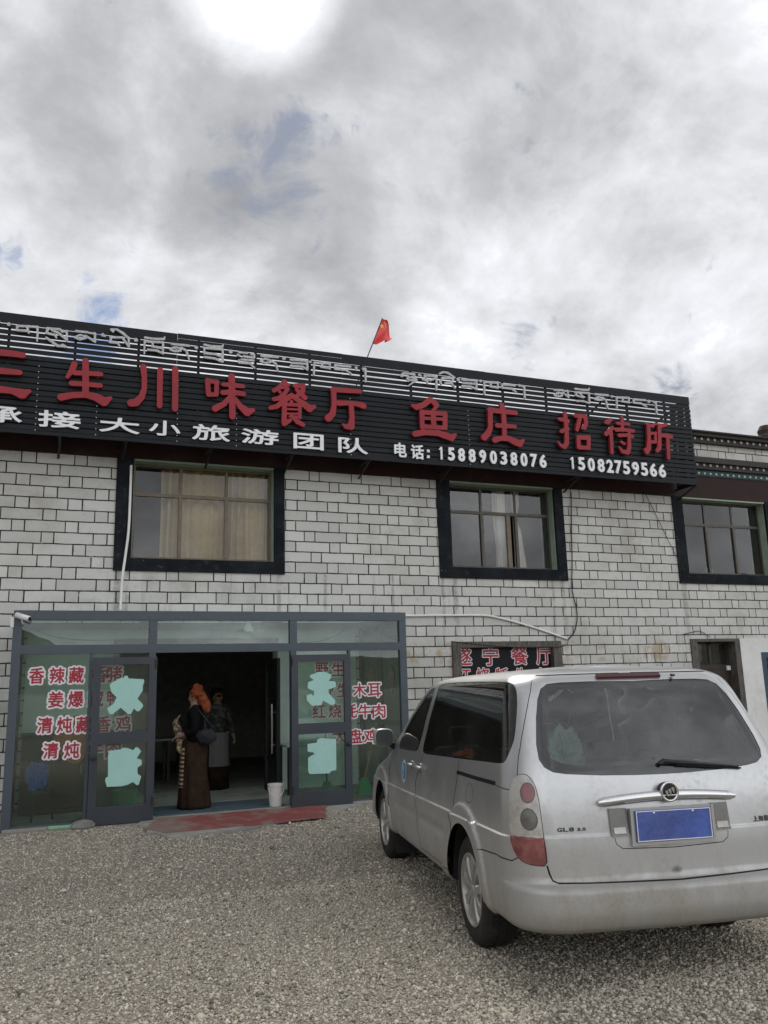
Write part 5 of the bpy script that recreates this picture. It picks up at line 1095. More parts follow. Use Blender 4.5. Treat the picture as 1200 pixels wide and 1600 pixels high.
def head(N, E, inec, c, f, r=.078):
    f = Vector(f).normalized(); c = Vector(c); n = len(N)
    N += [(*(c - f * .005 + Vector((0, 0, -.045))), .066), (*(c - f * .012 + Vector((0, 0, .035))), .080), (*(c - f * .012 + Vector((0, 0, .085))), .055), (*(c + f * .045 + Vector((0, 0, -.075))), .030), (*(c + f * .082 + Vector((0, 0, -.015))), .012)]
    E += [(inec, n), (n, n + 1), (n + 1, n + 2), (n, n + 3), (n, n + 4)]
def face(parent, c, f):
    c = Vector(c) + ORG[parent]
    f = Vector(f).normalized(); l = Vector((-f.y, f.x, 0))
    for s_ in (-1, 1):
        mb = MB(); v, fa = icoverts(2); o = c + f * .062 + l * .03 * s_ + Vector((0, 0, .005)); mb.add([tuple(o + Vector(q) * .0065) for q in v], [tuple(q) for q in fa]); mb.build('eye', 'hair', parent, smooth='all')
        mb = MB(); o = c - f * .01 + l * .078 * s_ + Vector((0, 0, -.015)); mb.add([tuple(o + Vector((q[0] * .014, q[1] * .014, q[2] * .03))) for q in v], [tuple(q) for q in fa]); mb.build('ear', 'skin', parent, smooth='all')
    mb = MB(); mb.tube([c + f * .068 + l * k + Vector((0, 0, -.052 - abs(k) * .1)) for k in (-.024, -.012, 0, .012, .024)], [.003, .006, .007, .006, .003], 8); mb.build('mouth', 'lampring', parent, smooth='all')

def woman():
    base = Vector((at(302, 1262, DP + .52).x, DP + .52, -.012)); o = base
    fdir = Vector((-.93, .30, 0)).normalized(); ldir = Vector((-fdir.y, fdir.x, 0))   # left of the figure points towards the camera side
    w = thing('person', 'woman in an orange headscarf, black jacket and long brown skirt standing in the porch doorway', 'person', base)
    N = []; E = []
    def P(f_, l_, z): q = fdir * f_ + ldir * l_; return (q.x, q.y, z)
    N += [(*P(0, 0, .90), (.12, .09)), (*P(-.01, 0, 1.08), (.13, .10)), (*P(-.01, 0, 1.26), (.155, .11)), (*P(-.01, 0, 1.38), (.09, .075)), (*P(.01, 0, 1.44), .048)]
    E += [(0, 1), (1, 2), (2, 3), (3, 4)]; head(N, E, 4, P(.025, 0, 1.545), fdir)
    for s_ in (1, -1):
        n = len(N); N += [(*P(-.01, .17 * s_, 1.33), .055), (*P(-.05 if s_ > 0 else .0, .215 * s_, 1.08), .042)]; E += [(3, n), (n, n + 1)]
        wr = P(.17, .16 * s_, .98 + .03 * s_); N.append((*wr, .027)); E.append((n + 1, n + 2)); hand(N, E, wr, n + 2, fdir * .9 + Vector((0, 0, -.25)), ldir * -s_, Vector((0, 0, 1)), .7)
        n = len(N); N += [(*P(0, .07 * s_, .80), .058), (*P(.01, .065 * s_, .46), .048), (*P(-.01, .09 * s_, .09), .036), (*P(.11, .10 * s_, .035), .032)]; E += [(0, n), (n, n + 1), (n + 1, n + 2), (n + 2, n + 3)]
    b = skinned('body', N, E, 'skin', w); face(w, P(.025, 0, 1.545), fdir)
    # jacket: torso and sleeves grown on the same bones, a little thicker
    J = [(*P(0, 0, .86), (.185, .15)), (*P(-.01, 0, 1.08), (.165, .13)), (*P(-.01, 0, 1.27), (.185, .13)), (*P(-.01, 0, 1.38), (.115, .095)), (*P(.0, 0, 1.445), .062)]; JE = [(0, 1), (1, 2), (2, 3), (3, 4)]
    for s_ in (1, -1):
        n = len(J); J += [(*P(-.01, .175 * s_, 1.34), .075), (*P(-.05 if s_ > 0 else 0, .225 * s_, 1.08), .060), (*P(.135, .165 * s_, 1.0 + .03 * s_), .044)]; JE += [(3, n), (n, n + 1), (n + 1, n + 2)]
    crumple(skinned('jacket', J, JE, 'blk', w), .016, 13, .7)
    mb = MB(); ell_lathe(mb, [(.01, .215, .185, .015, 0), (.05, .22, .19, .015, 0), (.25, .205, .178, .01, 0), (.45, .188, .165, 0, 0), (.65, .182, .155, 0, 0), (.80, .182, .15, 0, 0), (.93, .16, .122, 0, 0), (.97, .14, .105, 0, 0)], 0, 0, 64, .085, 9); s = mb; s.v = [tuple(Vector(q) + o) for q in s.v]; crumple(s.build('skirt', 'skirt', w, smooth='all'), .02, 9, .35)
    # striped apron panel wrapped on the front
    mb = MB(); n = 14; vs = []
    for j in range(9):
        z = .30 + j * .07
        for i in range(n + 1):
            a = (-.85 + 1.7 * i / n); R = .205 - .02 * j / 8 + .012 * math.sin(i * 1.7); d = fdir * math.cos(a) + ldir * math.sin(a); vs.append((o.x + d.x * R, o.y + d.y * R, o.z + z))
    mb.add(vs, [(j * (n + 1) + i, j * (n + 1) + i + 1, (j + 1) * (n + 1) + i + 1, (j + 1) * (n + 1) + i) for j in range(8) for i in range(n)]); mb.build('apron', 'stripe', w, smooth='all', recalc=False)
    # headscarf: wound cap with a tail hanging down the back
    S_ = [(*P(0.0, 0, 1.595), (.125, .12)), (*P(-.03, 0, 1.66), (.105, .10)), (*P(-.08, 0, 1.58), .095), (*P(-.125, .01, 1.49), .080), (*P(-.16, .03, 1.40), .066), (*P(-.175, .04, 1.31), .045), (*P(.06, 0, 1.625), .085), (*P(-.02, .05, 1.70), .05), (*P(-.05, -.05, 1.69), .05), (*P(.02, .08, 1.54), .05), (*P(.02, -.08, 1.54), .05)]
    crumple(skinned('headscarf', S_, [(0, 1), (1, 2), (2, 3), (3, 4), (4, 5), (0, 6), (1, 7), (1, 8), (0, 9), (0, 10)], 'orange', w, 3), .022, 17)
    # patterned wool bundle over the forearms (held, so a thing of its own)
    Bn = [(*(Vector(P(.20, .0, 1.20)) + o), .07), (*(Vector(P(.25, .02, 1.26)) + o), .06), (*(Vector(P(.27, -.02, 1.14)) + o), .06), (*(Vector(P(.22, .03, 1.02)) + o), .055), (*(Vector(P(.20, .05, .88)) + o), .045), (*(Vector(P(.20, .06, .76)) + o), .03)]
    bb = skinned('wool_bundle', [tuple(q) for q in Bn], [(0, 1), (0, 2), (2, 3), (3, 4), (4, 5)], 'sleeve', None, 3); crumple(bb, .02, 20); tag(bb, 'patterned wool bundle hanging from the arms of the woman in the orange headscarf', 'bundle')
    # shoulder bag
    bg = thing('shoulder_bag', 'soft grey shoulder bag on the back of the woman in the orange headscarf', 'bag', Vector(P(-.22, .12, .98)) + o)
    v, fa = icoverts(3); c = Vector(P(-.19, .15, 1.03)) + o; mb = MB(); mb.add([tuple(c + fdir * (q[0] * .16 * (1 - .25 * max(0, q[2]))) + ldir * (q[1] * .07) + Vector((0, 0, q[2] * (.15 if q[2] < 0 else .07) + .012 * math.sin(9 * q[0])))) for q in v], [tuple(q) for q in fa]); crumple(mb.build('pouch', 'bag', bg, smooth='all'), .02, 12)
    mb = MB(); mb.tube([c + fdir * .12 + Vector((0, 0, .05)), Vector(P(-.06, .2, 1.25)) + o, Vector(P(-.03, .15, 1.42)) + o, Vector(P(-.12, .13, 1.3)) + o, c - fdir * .12 + Vector((0, 0, .05))], .012, 8); mb.build('strap', 'bag', bg, smooth='all')
woman()
def woman2():
    yy = DP + 2.75; base = Vector((at(338, 1240, yy).x, yy, -.028)); o = base; fdir = Vector((.25, -.97, 0)).normalized(); ldir = Vector((-fdir.y, fdir.x, 0))
    w = thing('person', 'person in a dark floral blouse and pale grey apron standing behind in the dim doorway', 'person', base)
    def P(f_, l_, z): q = fdir * f_ + ldir * l_; return (q.x, q.y, z)
    N = [(*P(0, 0, .90), (.12, .085)), (*P(0, 0, 1.08), (.13, .10)), (*P(0, 0, 1.26), (.16, .11)), (*P(0, 0, 1.37), (.09, .07)), (*P(.01, 0, 1.43), .046)]; E = [(0, 1), (1, 2), (2, 3), (3, 4)]; head(N, E, 4, P(.02, 0, 1.53), fdir)
    J = [(*P(0, 0, .90), (.175, .14)), (*P(0, 0, 1.08), (.155, .125)), (*P(0, 0, 1.27), (.185, .13)), (*P(0, 0, 1.375), (.11, .09))]; JE = [(0, 1), (1, 2), (2, 3)]
    for s_ in (1, -1):
        n = len(N); wr = P(.13, .25 * s_, .86); N += [(*P(0, .17 * s_, 1.32), .052), (*P(-.03, .24 * s_, 1.08), .040), (*wr, .026)]; E += [(3, n), (n, n + 1), (n + 1, n + 2)]; hand(N, E, wr, n + 2, fdir * .3 + Vector((0, 0, -.9)), fdir * 1.0, ldir * s_, .5)
        n = len(J); J += [(*P(0, .175 * s_, 1.33), .072), (*P(-.03, .245 * s_, 1.08), .062), (*P(.11, .25 * s_, .90), .046)]; JE += [(3, n), (n, n + 1), (n + 1, n + 2)]
        n = len(N); N += [(*P(0, .07 * s_, .80), .055), (*P(.01, .065 * s_, .46), .046), (*P(-.01, .09 * s_, .09), .036), (*P(.11, .10 * s_, .035), .032)]; E += [(0, n), (n, n + 1), (n + 1, n + 2), (n + 2, n + 3)]
    skinned('body', N, E, 'skin', w); face(w, P(.02, 0, 1.53), fdir); crumple(skinned('blouse', J, JE, 'floral', w), .014, 13, .7)
    skinned('hair', [(*P(-.01, 0, 1.58), (.095, .09)), (*P(-.05, 0, 1.56), .085), (*P(-.09, 0, 1.47), .05), (*P(.0, 0, 1.64), .06)], [(0, 1), (1, 2), (0, 3)], 'hair', w)
    mb = MB(); ell_lathe(mb, [(.02, .22, .18, 0, 0), (.45, .19, .158, 0, 0), (.80, .18, .145, 0, 0), (.95, .155, .115, 0, 0)], 0, 0, 36, .05, 8); mb.v = [tuple(Vector(q) + o) for q in mb.v]; mb.build('skirt', 'skirt', w, smooth='all')
    mb = MB(); n = 16; vs = []
    for j in range(8):
        for i in range(n + 1):
            a = -1.15 + 2.3 * i / n; R = .20 - .012 * j / 7 + .012 * math.sin(i * 2.1); d = fdir * math.cos(a) + ldir * math.sin(a); vs.append((o.x + d.x * R, o.y + d.y * R * .92, o.z + .38 + j * .08))
    mb.add(vs, [(j * (n + 1) + i, j * (n + 1) + i + 1, (j + 1) * (n + 1) + i + 1, (j + 1) * (n + 1) + i) for j in range(7) for i in range(n)]); mb.build('apron', 'apron', w, smooth='all', recalc=False)
woman2()

# ------------------------------------------------------------------ the van
VF = Vector((0.184431, 0.982801, -0.009422)); VL = Vector((-0.982845, 0.184439, 0.0)); VU = VF.cross(VL)
# van surface: knots of t -> (z, halfwidth, rear u, rear corner radius, front u, front corner radius)
VK=[(0.20,.300,.800,-.93,.22,3.80,.30),(0.29,.305,.865,-1.04,.26,3.93,.34),(0.36,.350,.905,-1.125,.30,4.00,.38),
(0.45,.440,.922,-1.155,.32,4.04,.40),(0.53,.525,.924,-1.153,.32,4.05,.42),(0.552,.547,.924,-1.132,.31,4.04,.42),(0.585,.566,.924,-1.075,.28,4.03,.42),
(0.62,.600,.924,-1.060,.27,4.02,.42),(0.75,.740,.924,-1.055,.26,3.97,.42),(0.86,.850,.922,-1.045,.25,3.72,.40),(0.98,.970,.915,-1.030,.24,3.15,.36),
(1.06,1.055,.905,-1.012,.24,2.86,.32),(1.16,1.155,.888,-.980,.24,2.66,.30),(1.28,1.275,.858,-.925,.23,2.43,.30),(1.40,1.395,.830,-.865,.22,2.24,.30),
(1.52,1.515,.800,-.800,.21,2.02,.30),(1.61,1.605,.772,-.745,.20,1.84,.30),(1.67,1.662,.742,-.70,.20,1.72,.30),(1.73,1.705,.675,-.63,.20,1.58,.28),(1.80,1.732,.55,-.50,.20,1.40,.26),(1.90,1.750,.36,-.30,.18,1.15,.2)]
def _interp(t):
    K=VK
    if t<=K[0][0]: return K[0][1:]
    if t>=K[-1][0]: return K[-1][1:]
    i=0
    while K[i+1][0]<t: i+=1
    a,b=K[i],K[i+1]; h=b[0]-a[0]; x=(t-a[0])/h; out=[]
    for j in range(1,7):
        d=(b[j]-a[j])/h
        def sl(k):
            if k<=0 or k>=len(K)-1:
                k2=min(max(k,0),len(K)-2); return (K[k2+1][j]-K[k2][j])/(K[k2+1][0]-K[k2][0])
            d0=(K[k][j]-K[k-1][j])/(K[k][0]-K[k-1][0]); d1=(K[k+1][j]-K[k][j])/(K[k+1][0]-K[k][0])
            if d0*d1<=0: return 0.
            return 2*d0*d1/(d0+d1) if False else (d0*d1*2/(d0+d1))
        m0,m1=sl(i),sl(i+1)
        x2=x*x;x3=x2*x
        out.append((2*x3-3*x2+1)*a[j]+(x3-2*x2+x)*h*m0+(-2*x3+3*x2)*b[j]+(x3-x2)*h*m1)
    return out
WBASE=3.046
def ss(a,b,x):
    x=min(max((x-a)/(b-a),0),1); return x*x*(3-2*x)
REAR_BULGE=.055
def vsurf0(s,t):
    z,w,ur,rc,uf,rf=_interp(t)
    if s<=.7:
        v=(w-rc)*s/.7; q=v/w; return (ur+REAR_BULGE*q*q,v,z)
    k=REAR_BULGE*((w-rc)/w)**2
    if s<=1.2:
        a=(s-.7)/.5*math.pi/2
        # superellipse-like corner
        return (ur+k+(rc)*(1-math.cos(a)),w-rc+rc*math.sin(a),z)
    u0=ur+k+rc; u1=uf-rf
    if s<=5.2:
        x=(s-1.2)/4; u=u0+(u1-u0)*x
        # slight plan taper to the front
        return (u,w-.035*ss(2.2,4.0,u)*1.0,z)
    tp=.035*ss(2.2,4.0,u1)
    if s<=5.7:
        a=(s-5.2)/.5*math.pi/2
        return (u1+rf*math.sin(a),w-tp-rf+rf*math.cos(a),z)
    x=(s-5.7)/.7
    return (uf+.08*(1-(1-x)**2),(w-tp-rf)*(1-x),z)
def vcrease(u): return .755+(2.72-u)*.014
def vsurf(s,t):
    u,v,z=vsurf0(s,t)
    # outward offset: lower body step under the crease, arch flares
    d=0
    side=ss(.75,1.25,s)*(1-ss(5.2,5.6,s))
    if s<.82 and .6<z<.95:
        d+=.007*(1-ss(.800,.814,z))*(1-ss(.78,.82,s))
    if z<1.0:
        zc=vcrease(u)
        d+=.016*side*(1-ss(zc-.007,zc+.004,z))*ss(.30,.36,z)
        d-=.010*side*math.exp(-((z-.62)/.035)**2)*ss(.4,.5,u)*(1-ss(2.3,2.4,u))
        for uc in (0,WBASE):
            r=math.hypot(u-uc,z-.345)
            d+=.026*side*ss(.34,.37,r)*(.55+.45*ss(.42,.51,r))*(1-ss(.512,.548,r))
    if d:
        e=1e-3
        p1=vsurf0(min(s+e,6.4),t); p0=vsurf0(max(s-e,0),t)
        nu,nv=-(p1[1]-p0[1]),(p1[0]-p0[0]); L=math.hypot(nu,nv) or 1
        u+=d*nu/L; v+=d*nv/L
    return (u,v,z)
def side_s(u,t):
    z,w,ur,rc,uf,rf=_interp(t); k=REAR_BULGE*((w-rc)/w)**2
    u0=ur+k+rc; u1=uf-rf; return 1.2+4*(u-u0)/(u1-u0)
def rear_s(v,t):
    z,w,ur,rc,uf,rf=_interp(t); return .7*v/(w-rc)

van = thing('minivan', 'dusty silver minivan parked tail towards the camera with blue plate and clear red tail lamps', 'minivan')
Mv = Matrix.Identity(4)
for i in range(3): Mv[i][0] = VF[i]; Mv[i][1] = VL[i]; Mv[i][2] = VU[i]; Mv[i][3] = (3.50162845, 5.06612547, -0.02873546)[i]
van.matrix_world = Mv; ORG[van] = Vector((0, 0, 0))

def t_of_z(z):
    a, b = .2, 1.9
    for _ in range(40):
        m = (a + b) / 2
        if _interp(m)[0] < z: a = m
        else: b = m
    return (a + b) / 2
def st_uz(u, z): t = t_of_z(z); return (side_s(u, t), t)
def inpoly(x, y, P):
    c = False; n = len(P); j = n - 1
    for i in range(n):
        if (P[i][1] > y) != (P[j][1] > y) and x < (P[j][0] - P[i][0]) * (y - P[i][1]) / (P[j][1] - P[i][1]) + P[i][0]: c = not c
        j = i
    return c
def smoothpoly(P, closed=True, it=1):
    for _ in range(it):
        Q = []
        n = len(P)
        for i in range(n if closed else n - 1):
            a, b = P[i], P[(i + 1) % n]; Q += [(a[0] * .75 + b[0] * .25, a[1] * .75 + b[1] * .25), (a[0] * .25 + b[0] * .75, a[1] * .25 + b[1] * .75)]
        if not closed: Q = [P[0]] + Q + [P[-1]]
        P = Q
    return P
def dens(P, closed=True, h=.05):
    Q = []; n = len(P)
    for i in range(n if closed else n - 1):
        a, b = P[i], P[(i + 1) % n]; k = max(1, int(math.hypot(b[0] - a[0], b[1] - a[1]) / h))
        Q += [(a[0] + (b[0] - a[0]) * j / k, a[1] + (b[1] - a[1]) * j / k) for j in range(k)]
    if not closed: Q.append(P[-1])
    return Q
def bandpoly(P, w):
    L = []; R = []
    for i in range(len(P)):
        a = P[max(i - 1, 0)]; b = P[min(i + 1, len(P) - 1)]; dx, dy = b[0] - a[0], b[1] - a[1]; l = math.hypot(dx, dy) or 1
        L.append((P[i][0] - dy / l * w, P[i][1] + dx / l * w)); R.append((P[i][0] + dy / l * w, P[i][1] - dx / l * w))
    return L + R[::-1]
RG = [(0, 1.652), (.349, 1.658), (.587, 1.656), (.69, 1.648), (.745, 1.620), (.780, 1.557), (.806, 1.453), (.822, 1.303), (.808, 1.222), (.77, 1.178), (.702, 1.150), (.617, 1.137), (.404, 1.123), (.186, 1.116), (0, 1.114)]
QW = [(4.74, 1.668), (4.60, 1.690), (3.613, 1.693), (2.583, 1.688), (1.591, 1.679), (1.17, 1.673), (1.05, 1.659), (.99, 1.627), (.974, 1.563), (.982, 1.462), (1.006, 1.342), (1.03, 1.300), (1.067, 1.252), (1.099, 1.216), (1.135, 1.196), (1.20, 1.190), (1.641, 1.178), (2.145, 1.163), (2.855, 1.146), (3.63, 1.124), (3.73, 1.131), (3.82, 1.172), (3.97, 1.28), (4.20, 1.483), (4.50, 1.614)]
FWn = [(4.87, 1.645), (5.0, 1.650), (5.10, 1.630), (5.12, 1.56), (5.12, 1.42), (5.12, 1.28), (5.06, 1.18), (4.954, 1.125), (4.80, 1.108), (4.424, 1.114), (4.02, 1.123), (4.00, 1.167), (4.15, 1.276), (4.36, 1.45), (4.61, 1.585)]
TL = [(.922, 1.141), (.982, 1.136), (1.024, 1.114), (1.048, 1.059), (1.058, .98), (1.063, .872), (1.057, .812), (1.031, .745), (1.0, .709), (.946, .686), (.872, .678), (.808, .677), (.806, .743), (.809, .835), (.808, .929), (.814, .998), (.833, 1.064), (.865, 1.114), (.899, 1.135)]
GATE = [(0, 1.718), (.847, 1.713), (.841, 1.611), (.896, 1.467), (.941, 1.341), (.973, 1.23), (.982, 1.136), (.922, 1.141), (.899, 1.135), (.865, 1.114), (.833, 1.064), (.814, .998), (.808, .929), (.809, .835), (.806, .743), (.808, .677), (.798, .636), (.786, .604), (.758, .591), (.576, .583), (.305, .576), (0, .570)]
def arch(uc, r):
    P = []
    for k in range(49):
        a = math.pi * 1.12 * k / 48 - math.pi * .06; u, z = uc + r * math.cos(a), .345 + r * math.sin(a)
        if z > .302: P.append(st_uz(u, z))
    a, b = P[0][0], P[-1][0]; return P + [(b, .19), (a, .19)]
A1, A2 = arch(0, .405), arch(WBASE, .400)
BUMP = [(0, .570), (.305, .576), (.576, .583), (.758, .591), (.786, .604), (.798, .636), (.808, .677), (.872, .678), (.946, .686), (1.0, .709), (1.052, .689), (1.242, .695), (1.521, .675), (1.56, .5), (1.56, .19), (0, .19)]
SLIDE = [(2.364, 1.690), (2.364, 1.156), (2.287, .983), (2.196, .849), (2.129, .728), (2.15, .641), (2.205, .531), (2.197, .464), (2.137, .400), (3.07, .398), (3.098, .431), (3.151, .506), (3.185, .603), (3.204, .701), (3.35, .844), (3.66, 1.002), (3.70, 1.115), (3.73, 1.131), (3.82, 1.172), (3.97, 1.28), (4.20, 1.483), (4.5, 1.614), (4.74, 1.668), (4.6, 1.72), (2.364, 1.72)]
FDOOR = [(3.07, .398), (3.098, .431), (3.151, .506), (3.185, .603), (3.204, .701), (3.35, .844), (3.66, 1.002), (3.70, 1.115), (3.73, 1.131), (3.82, 1.172), (3.97, 1.28), (4.20, 1.483), (4.5, 1.614), (4.74, 1.668), (5.05, 1.67), (5.17, 1.58), (5.17, 1.088), (4.954, .982), (4.451, .835), (4.32, .70), (4.22, .55), (4.15, .40)]
WS = [(5.33, 1.10), (5.36, 1.30), (5.42, 1.56), (5.6, 1.645), (6.4, 1.66), (6.4, 1.075), (5.7, 1.07)]
HL = [(5.30, .66), (5.28, .77), (5.55, .80), (5.95, .79), (5.98, .67), (5.6, .64)]
GR = [(6.05, .63), (6.05, .78), (6.4, .79), (6.4, .62)]
def circ(c, rs, rt, n=24): return [(c[0] + rs * math.cos(2 * math.pi * k / n), c[1] + rt * math.sin(2 * math.pi * k / n)) for k in range(n)]
TC1, TC2 = circ((.898, 1.045), .050, .046), circ((.897, .910), .057, .052)
closedpolys = dict(f1=arch(0, .512), f2=arch(0, .53), f3=arch(0, .548), f4=arch(WBASE, .512), f5=arch(WBASE, .53), f6=arch(WBASE, .548), tr1=circ((.898, 1.045), .058, .053), tr2=circ((.897, .910), .065, .059), rg=RG, qw=smoothpoly(QW), fw=smoothpoly(FWn), tl=smoothpoly(TL), ws=WS, hl=smoothpoly(HL), gr=GR, tc1=TC1, tc2=TC2, a1=A1, a2=A2, gate=GATE, bump=BUMP, slide=SLIDE, fdoor=FDOOR)
seams = [([(0, 1.718)] + GATE[1:7], .0035), (GATE[15:], .0055), ([(1.0, .709), (1.052, .689), (1.242, .695), (1.521, .675), (1.545, .60)], .003),
         ([(2.364, 1.156), (2.287, .983), (2.196, .849), (2.129, .728), (2.15, .641), (2.205, .531), (2.197, .464), (2.137, .400)], .006), ([(2.137, .400), (3.07, .398)], .003), ([(3.07, .398), (3.098, .431), (3.151, .506), (3.185, .603), (3.204, .701), (3.35, .844), (3.66, 1.002), (3.70, 1.115)], .0045),
         ([(4.954, 1.10), (4.954, .982), (4.451, .835), (4.32, .70), (4.22, .55), (4.15, .40)], .004), (smoothpoly([(1.952, 1.033), (1.87, 1.015), (1.81, .96), (1.81, .917), (1.90, .900), (1.98, .94), (2.0, .995)]) + [(1.952, 1.033)], .0022), ([(1.295, 1.064), (1.061, 1.055)], .0025),
         ([(.368, .80), (.362, .764), (.326, .740), (.0, .732)], .0022), ([(.06, 1.723), (.846, 1.718)], .003)]
rail_band = bandpoly(dens([(2.35, 1.066), (1.8, 1.067), (1.30, 1.072)], False), .012)
seambands = [bandpoly(dens(P, False, .04), w) for P, w in seams]
seambands.append(bandpoly(dens(closedpolys['tl'] + closedpolys['tl'][:1], False, .03), .0045))
def build_shell():
    V2 = []; E2 = []
    def addpoly(P, closed=True, h=.05):
        P = dens([(min(max(x, 0), 6.4), min(max(y, .2), 1.9)) for x, y in P], closed, h); b = len(V2); V2.extend(P); n = len(P)
        E2.extend([(b + i, b + (i + 1) % n) for i in range(n if closed else n - 1)])
    addpoly([(0, .2), (6.4, .2), (6.4, 1.9), (0, 1.9)], True, .05)
    for k, P in closedpolys.items(): addpoly(P)
    for P in seambands + [rail_band]: addpoly(P, True, .04)
    addpoly([(1.07, .818), (.80, .812)], False)
    S_, T_ = [], []
    gs = sorted(set(list(np.arange(.04, 6.4, .045)) + list(np.arange(.71, 1.25, .022)))); gt = list(np.arange(.22, .50, .02)) + list(np.arange(.505, .66, .0085)) + list(np.arange(.665, .735, .012)) + list(np.arange(.738, .79, .0055)) + list(np.arange(.792, .825, .0035)) + list(np.arange(.83, .87, .012)) + list(np.arange(.88, 1.55, .035)) + list(np.arange(1.56, 1.9, .018))
    base = np.array(V2)
    for s in gs:
        for t in gt:
            if s > 5.75 and (round(s / .045) % 2): continue
            if np.min(np.abs(base[:, 0] - s) + np.abs(base[:, 1] - t)) > .009: V2.append((s, t))
    r = delaunay_2d_cdt([Vector(v) for v in V2], E2, [], 0, 1e-6); vv, tris = r[0], r[2]
    pos = [vsurf(min(max(v.x, 0), 6.4), min(max(v.y, .2), 1.9)) for v in vv]
    nor = []
    for v in vv:
        s, t = v.x, v.y; e = 3e-3
        a = Vector(vsurf(min(s + e, 6.4), t)) - Vector(vsurf(max(s - e, 0), t)); b = Vector(vsurf(s, min(t + e, 1.9))) - Vector(vsurf(s, max(t - e, .2)))
        n = b.cross(a); n = n.normalized() if n.length > 1e-12 else Vector((0, 0, 1))
        if s < 2e-3: n.y = 0; n.normalize()
        nor.append(n)
    R = {}
    def put(k, t): R.setdefault(k, []).append(t)
    cp = closedpolys; bb = {k: (min(p[0] for p in P), max(p[0] for p in P), min(p[1] for p in P), max(p[1] for p in P)) for k, P in cp.items()}
    def IN(k, x, y): b = bb[k]; return b[0] <= x <= b[1] and b[2] <= y <= b[3] and inpoly(x, y, cp[k])
    sbb = [(min(p[0] for p in P), max(p[0] for p in P), min(p[1] for p in P), max(p[1] for p in P)) for P in seambands]
    for t in tris:
        x = sum(vv[i].x for i in t) / 3; y = sum(vv[i].y for i in t) / 3
        if IN('a1', x, y) or IN('a2', x, y): continue
        sm = any(b[0] <= x <= b[1] and b[2] <= y <= b[3] and inpoly(x, y, P) for P, b in zip(seambands, sbb))
        if IN('tl', x, y):
            put(('tail_lamp', 2 if IN('tc1', x, y) else 3 if IN('tc2', x, y) else 4 if IN('tr1', x, y) or IN('tr2', x, y) else 1 if y < .815 else 0), t); continue
        if IN('rg', x, y): put(('rear_window', 0), t); continue
        if IN('qw', x, y): put(('side_window', 0), t); continue
        if IN('fw', x, y): put(('front_window', 0), t); continue
        if IN('ws', x, y): put(('windscreen', 0), t); continue
        if IN('hl', x, y): put(('headlight', 0), t); continue
        if IN('gr', x, y): put(('grille', 0), t); continue
        if inpoly(x, y, rail_band): put(('rail', 0), t); continue
        k = 'tailgate' if IN('gate', x, y) else 'bumper' if IN('bump', x, y) else 'sliding_door' if IN('slide', x, y) else 'front_door' if IN('fdoor', x, y) else 'body'
        put((k, 1 if sm else 0), t)
    def mk(name, keys, mats, parent, off=0.0, both=False, sign=1):
        me = bpy.data.meshes.new(name); vs = []; ns = []; fs = []; mi = []
        for sg in ((1, -1) if both else (sign,)):
            idx = {}
            for kk in keys:
                for t in R.get(kk, []):
                    f = []
                    for i in t:
                        if i not in idx:
                            idx[i] = len(vs); n = nor[i]; o_ = off - (.006 if kk[1] == 1 and len(mats) == 2 and mats[1] == 'seam' else 0); p = Vector(pos[i]) + n * o_
                            vs.append((p.x, p.y * sg, p.z)); ns.append((n.x, n.y * sg, n.z))
                        f.append(idx[i])
                    fs.append(f[::-1] if sg > 0 else f); mi.append(min(kk[1], len(mats) - 1))
        me.from_pydata(vs, [], fs)
        for m in mats: me.materials.append(MAT[m])
        me.polygons.foreach_set('material_index', mi); me.polygons.foreach_set('use_smooth', [True] * len(fs)); me.update()
        me.normals_split_custom_set_from_vertices(ns)
        return link(name, me, parent)
    P2 = ['paint', 'seam']; out = {}
    out['body'] = mk('body', [('body', 0), ('body', 1)], P2, van, 0, True)
    out['gate'] = mk('tailgate', [('tailgate', 0), ('tailgate', 1)], P2, van, 0, True)
    out['bumper'] = mk('bumper', [('bumper', 0), ('bumper', 1)], P2, van, .0015, True)
    mk('rear_window', [('rear_window', 0)], ['rglass'], out['gate'], -.003, True); mk('windscreen', [('windscreen', 0)], ['cglass'], van, -.003, True); mk('grille', [('grille', 0)], ['black'], van, .001, True)
    for sg in (1, -1):
        d = mk('sliding_door', [('sliding_door', 0), ('sliding_door', 1)], P2, van, 0, False, sg); e = mk('front_door', [('front_door', 0), ('front_door', 1)], P2, van, 0, False, sg)
        mk('side_window', [('side_window', 0)], ['vglass'], van, -.003, False, sg); mk('front_window', [('front_window', 0)], ['cglass'], e, -.003, False, sg); mk('door_rail', [('rail', 0)], ['seam'], van, -.008, False, sg)
        mk('headlight', [('headlight', 0)], ['lampclear'], van, .003, False, sg); mk('tail_lamp', [('tail_lamp', k) for k in range(5)], ['lampclear', 'lampred', 'lampring', 'lampgrey', 'lampedge'], van, .006, False, sg)
        out[('d', sg)] = d; out[('e', sg)] = e
    # roof skin joining both halves
    ring = [vsurf(s, 1.9) for s in np.linspace(0, 6.4, 90)]; mb = MB(); n = len(ring); K = (1, .66, .33, 0, -.33, -.66, -1)
    for u, v, z in ring:
        for k in K: mb.v.append((u, v * k, z + .014 * (1 - k * k) * min(1, v / .2)))
    mb.f = [(i * 7 + k, i * 7 + k + 1, (i + 1) * 7 + k + 1, (i + 1) * 7 + k) for i in range(n - 1) for k in range(6)]; mb.mi = [0] * len(mb.f); mb.build('roof', 'paint', van, smooth='all')
    return out
VO = build_shell()

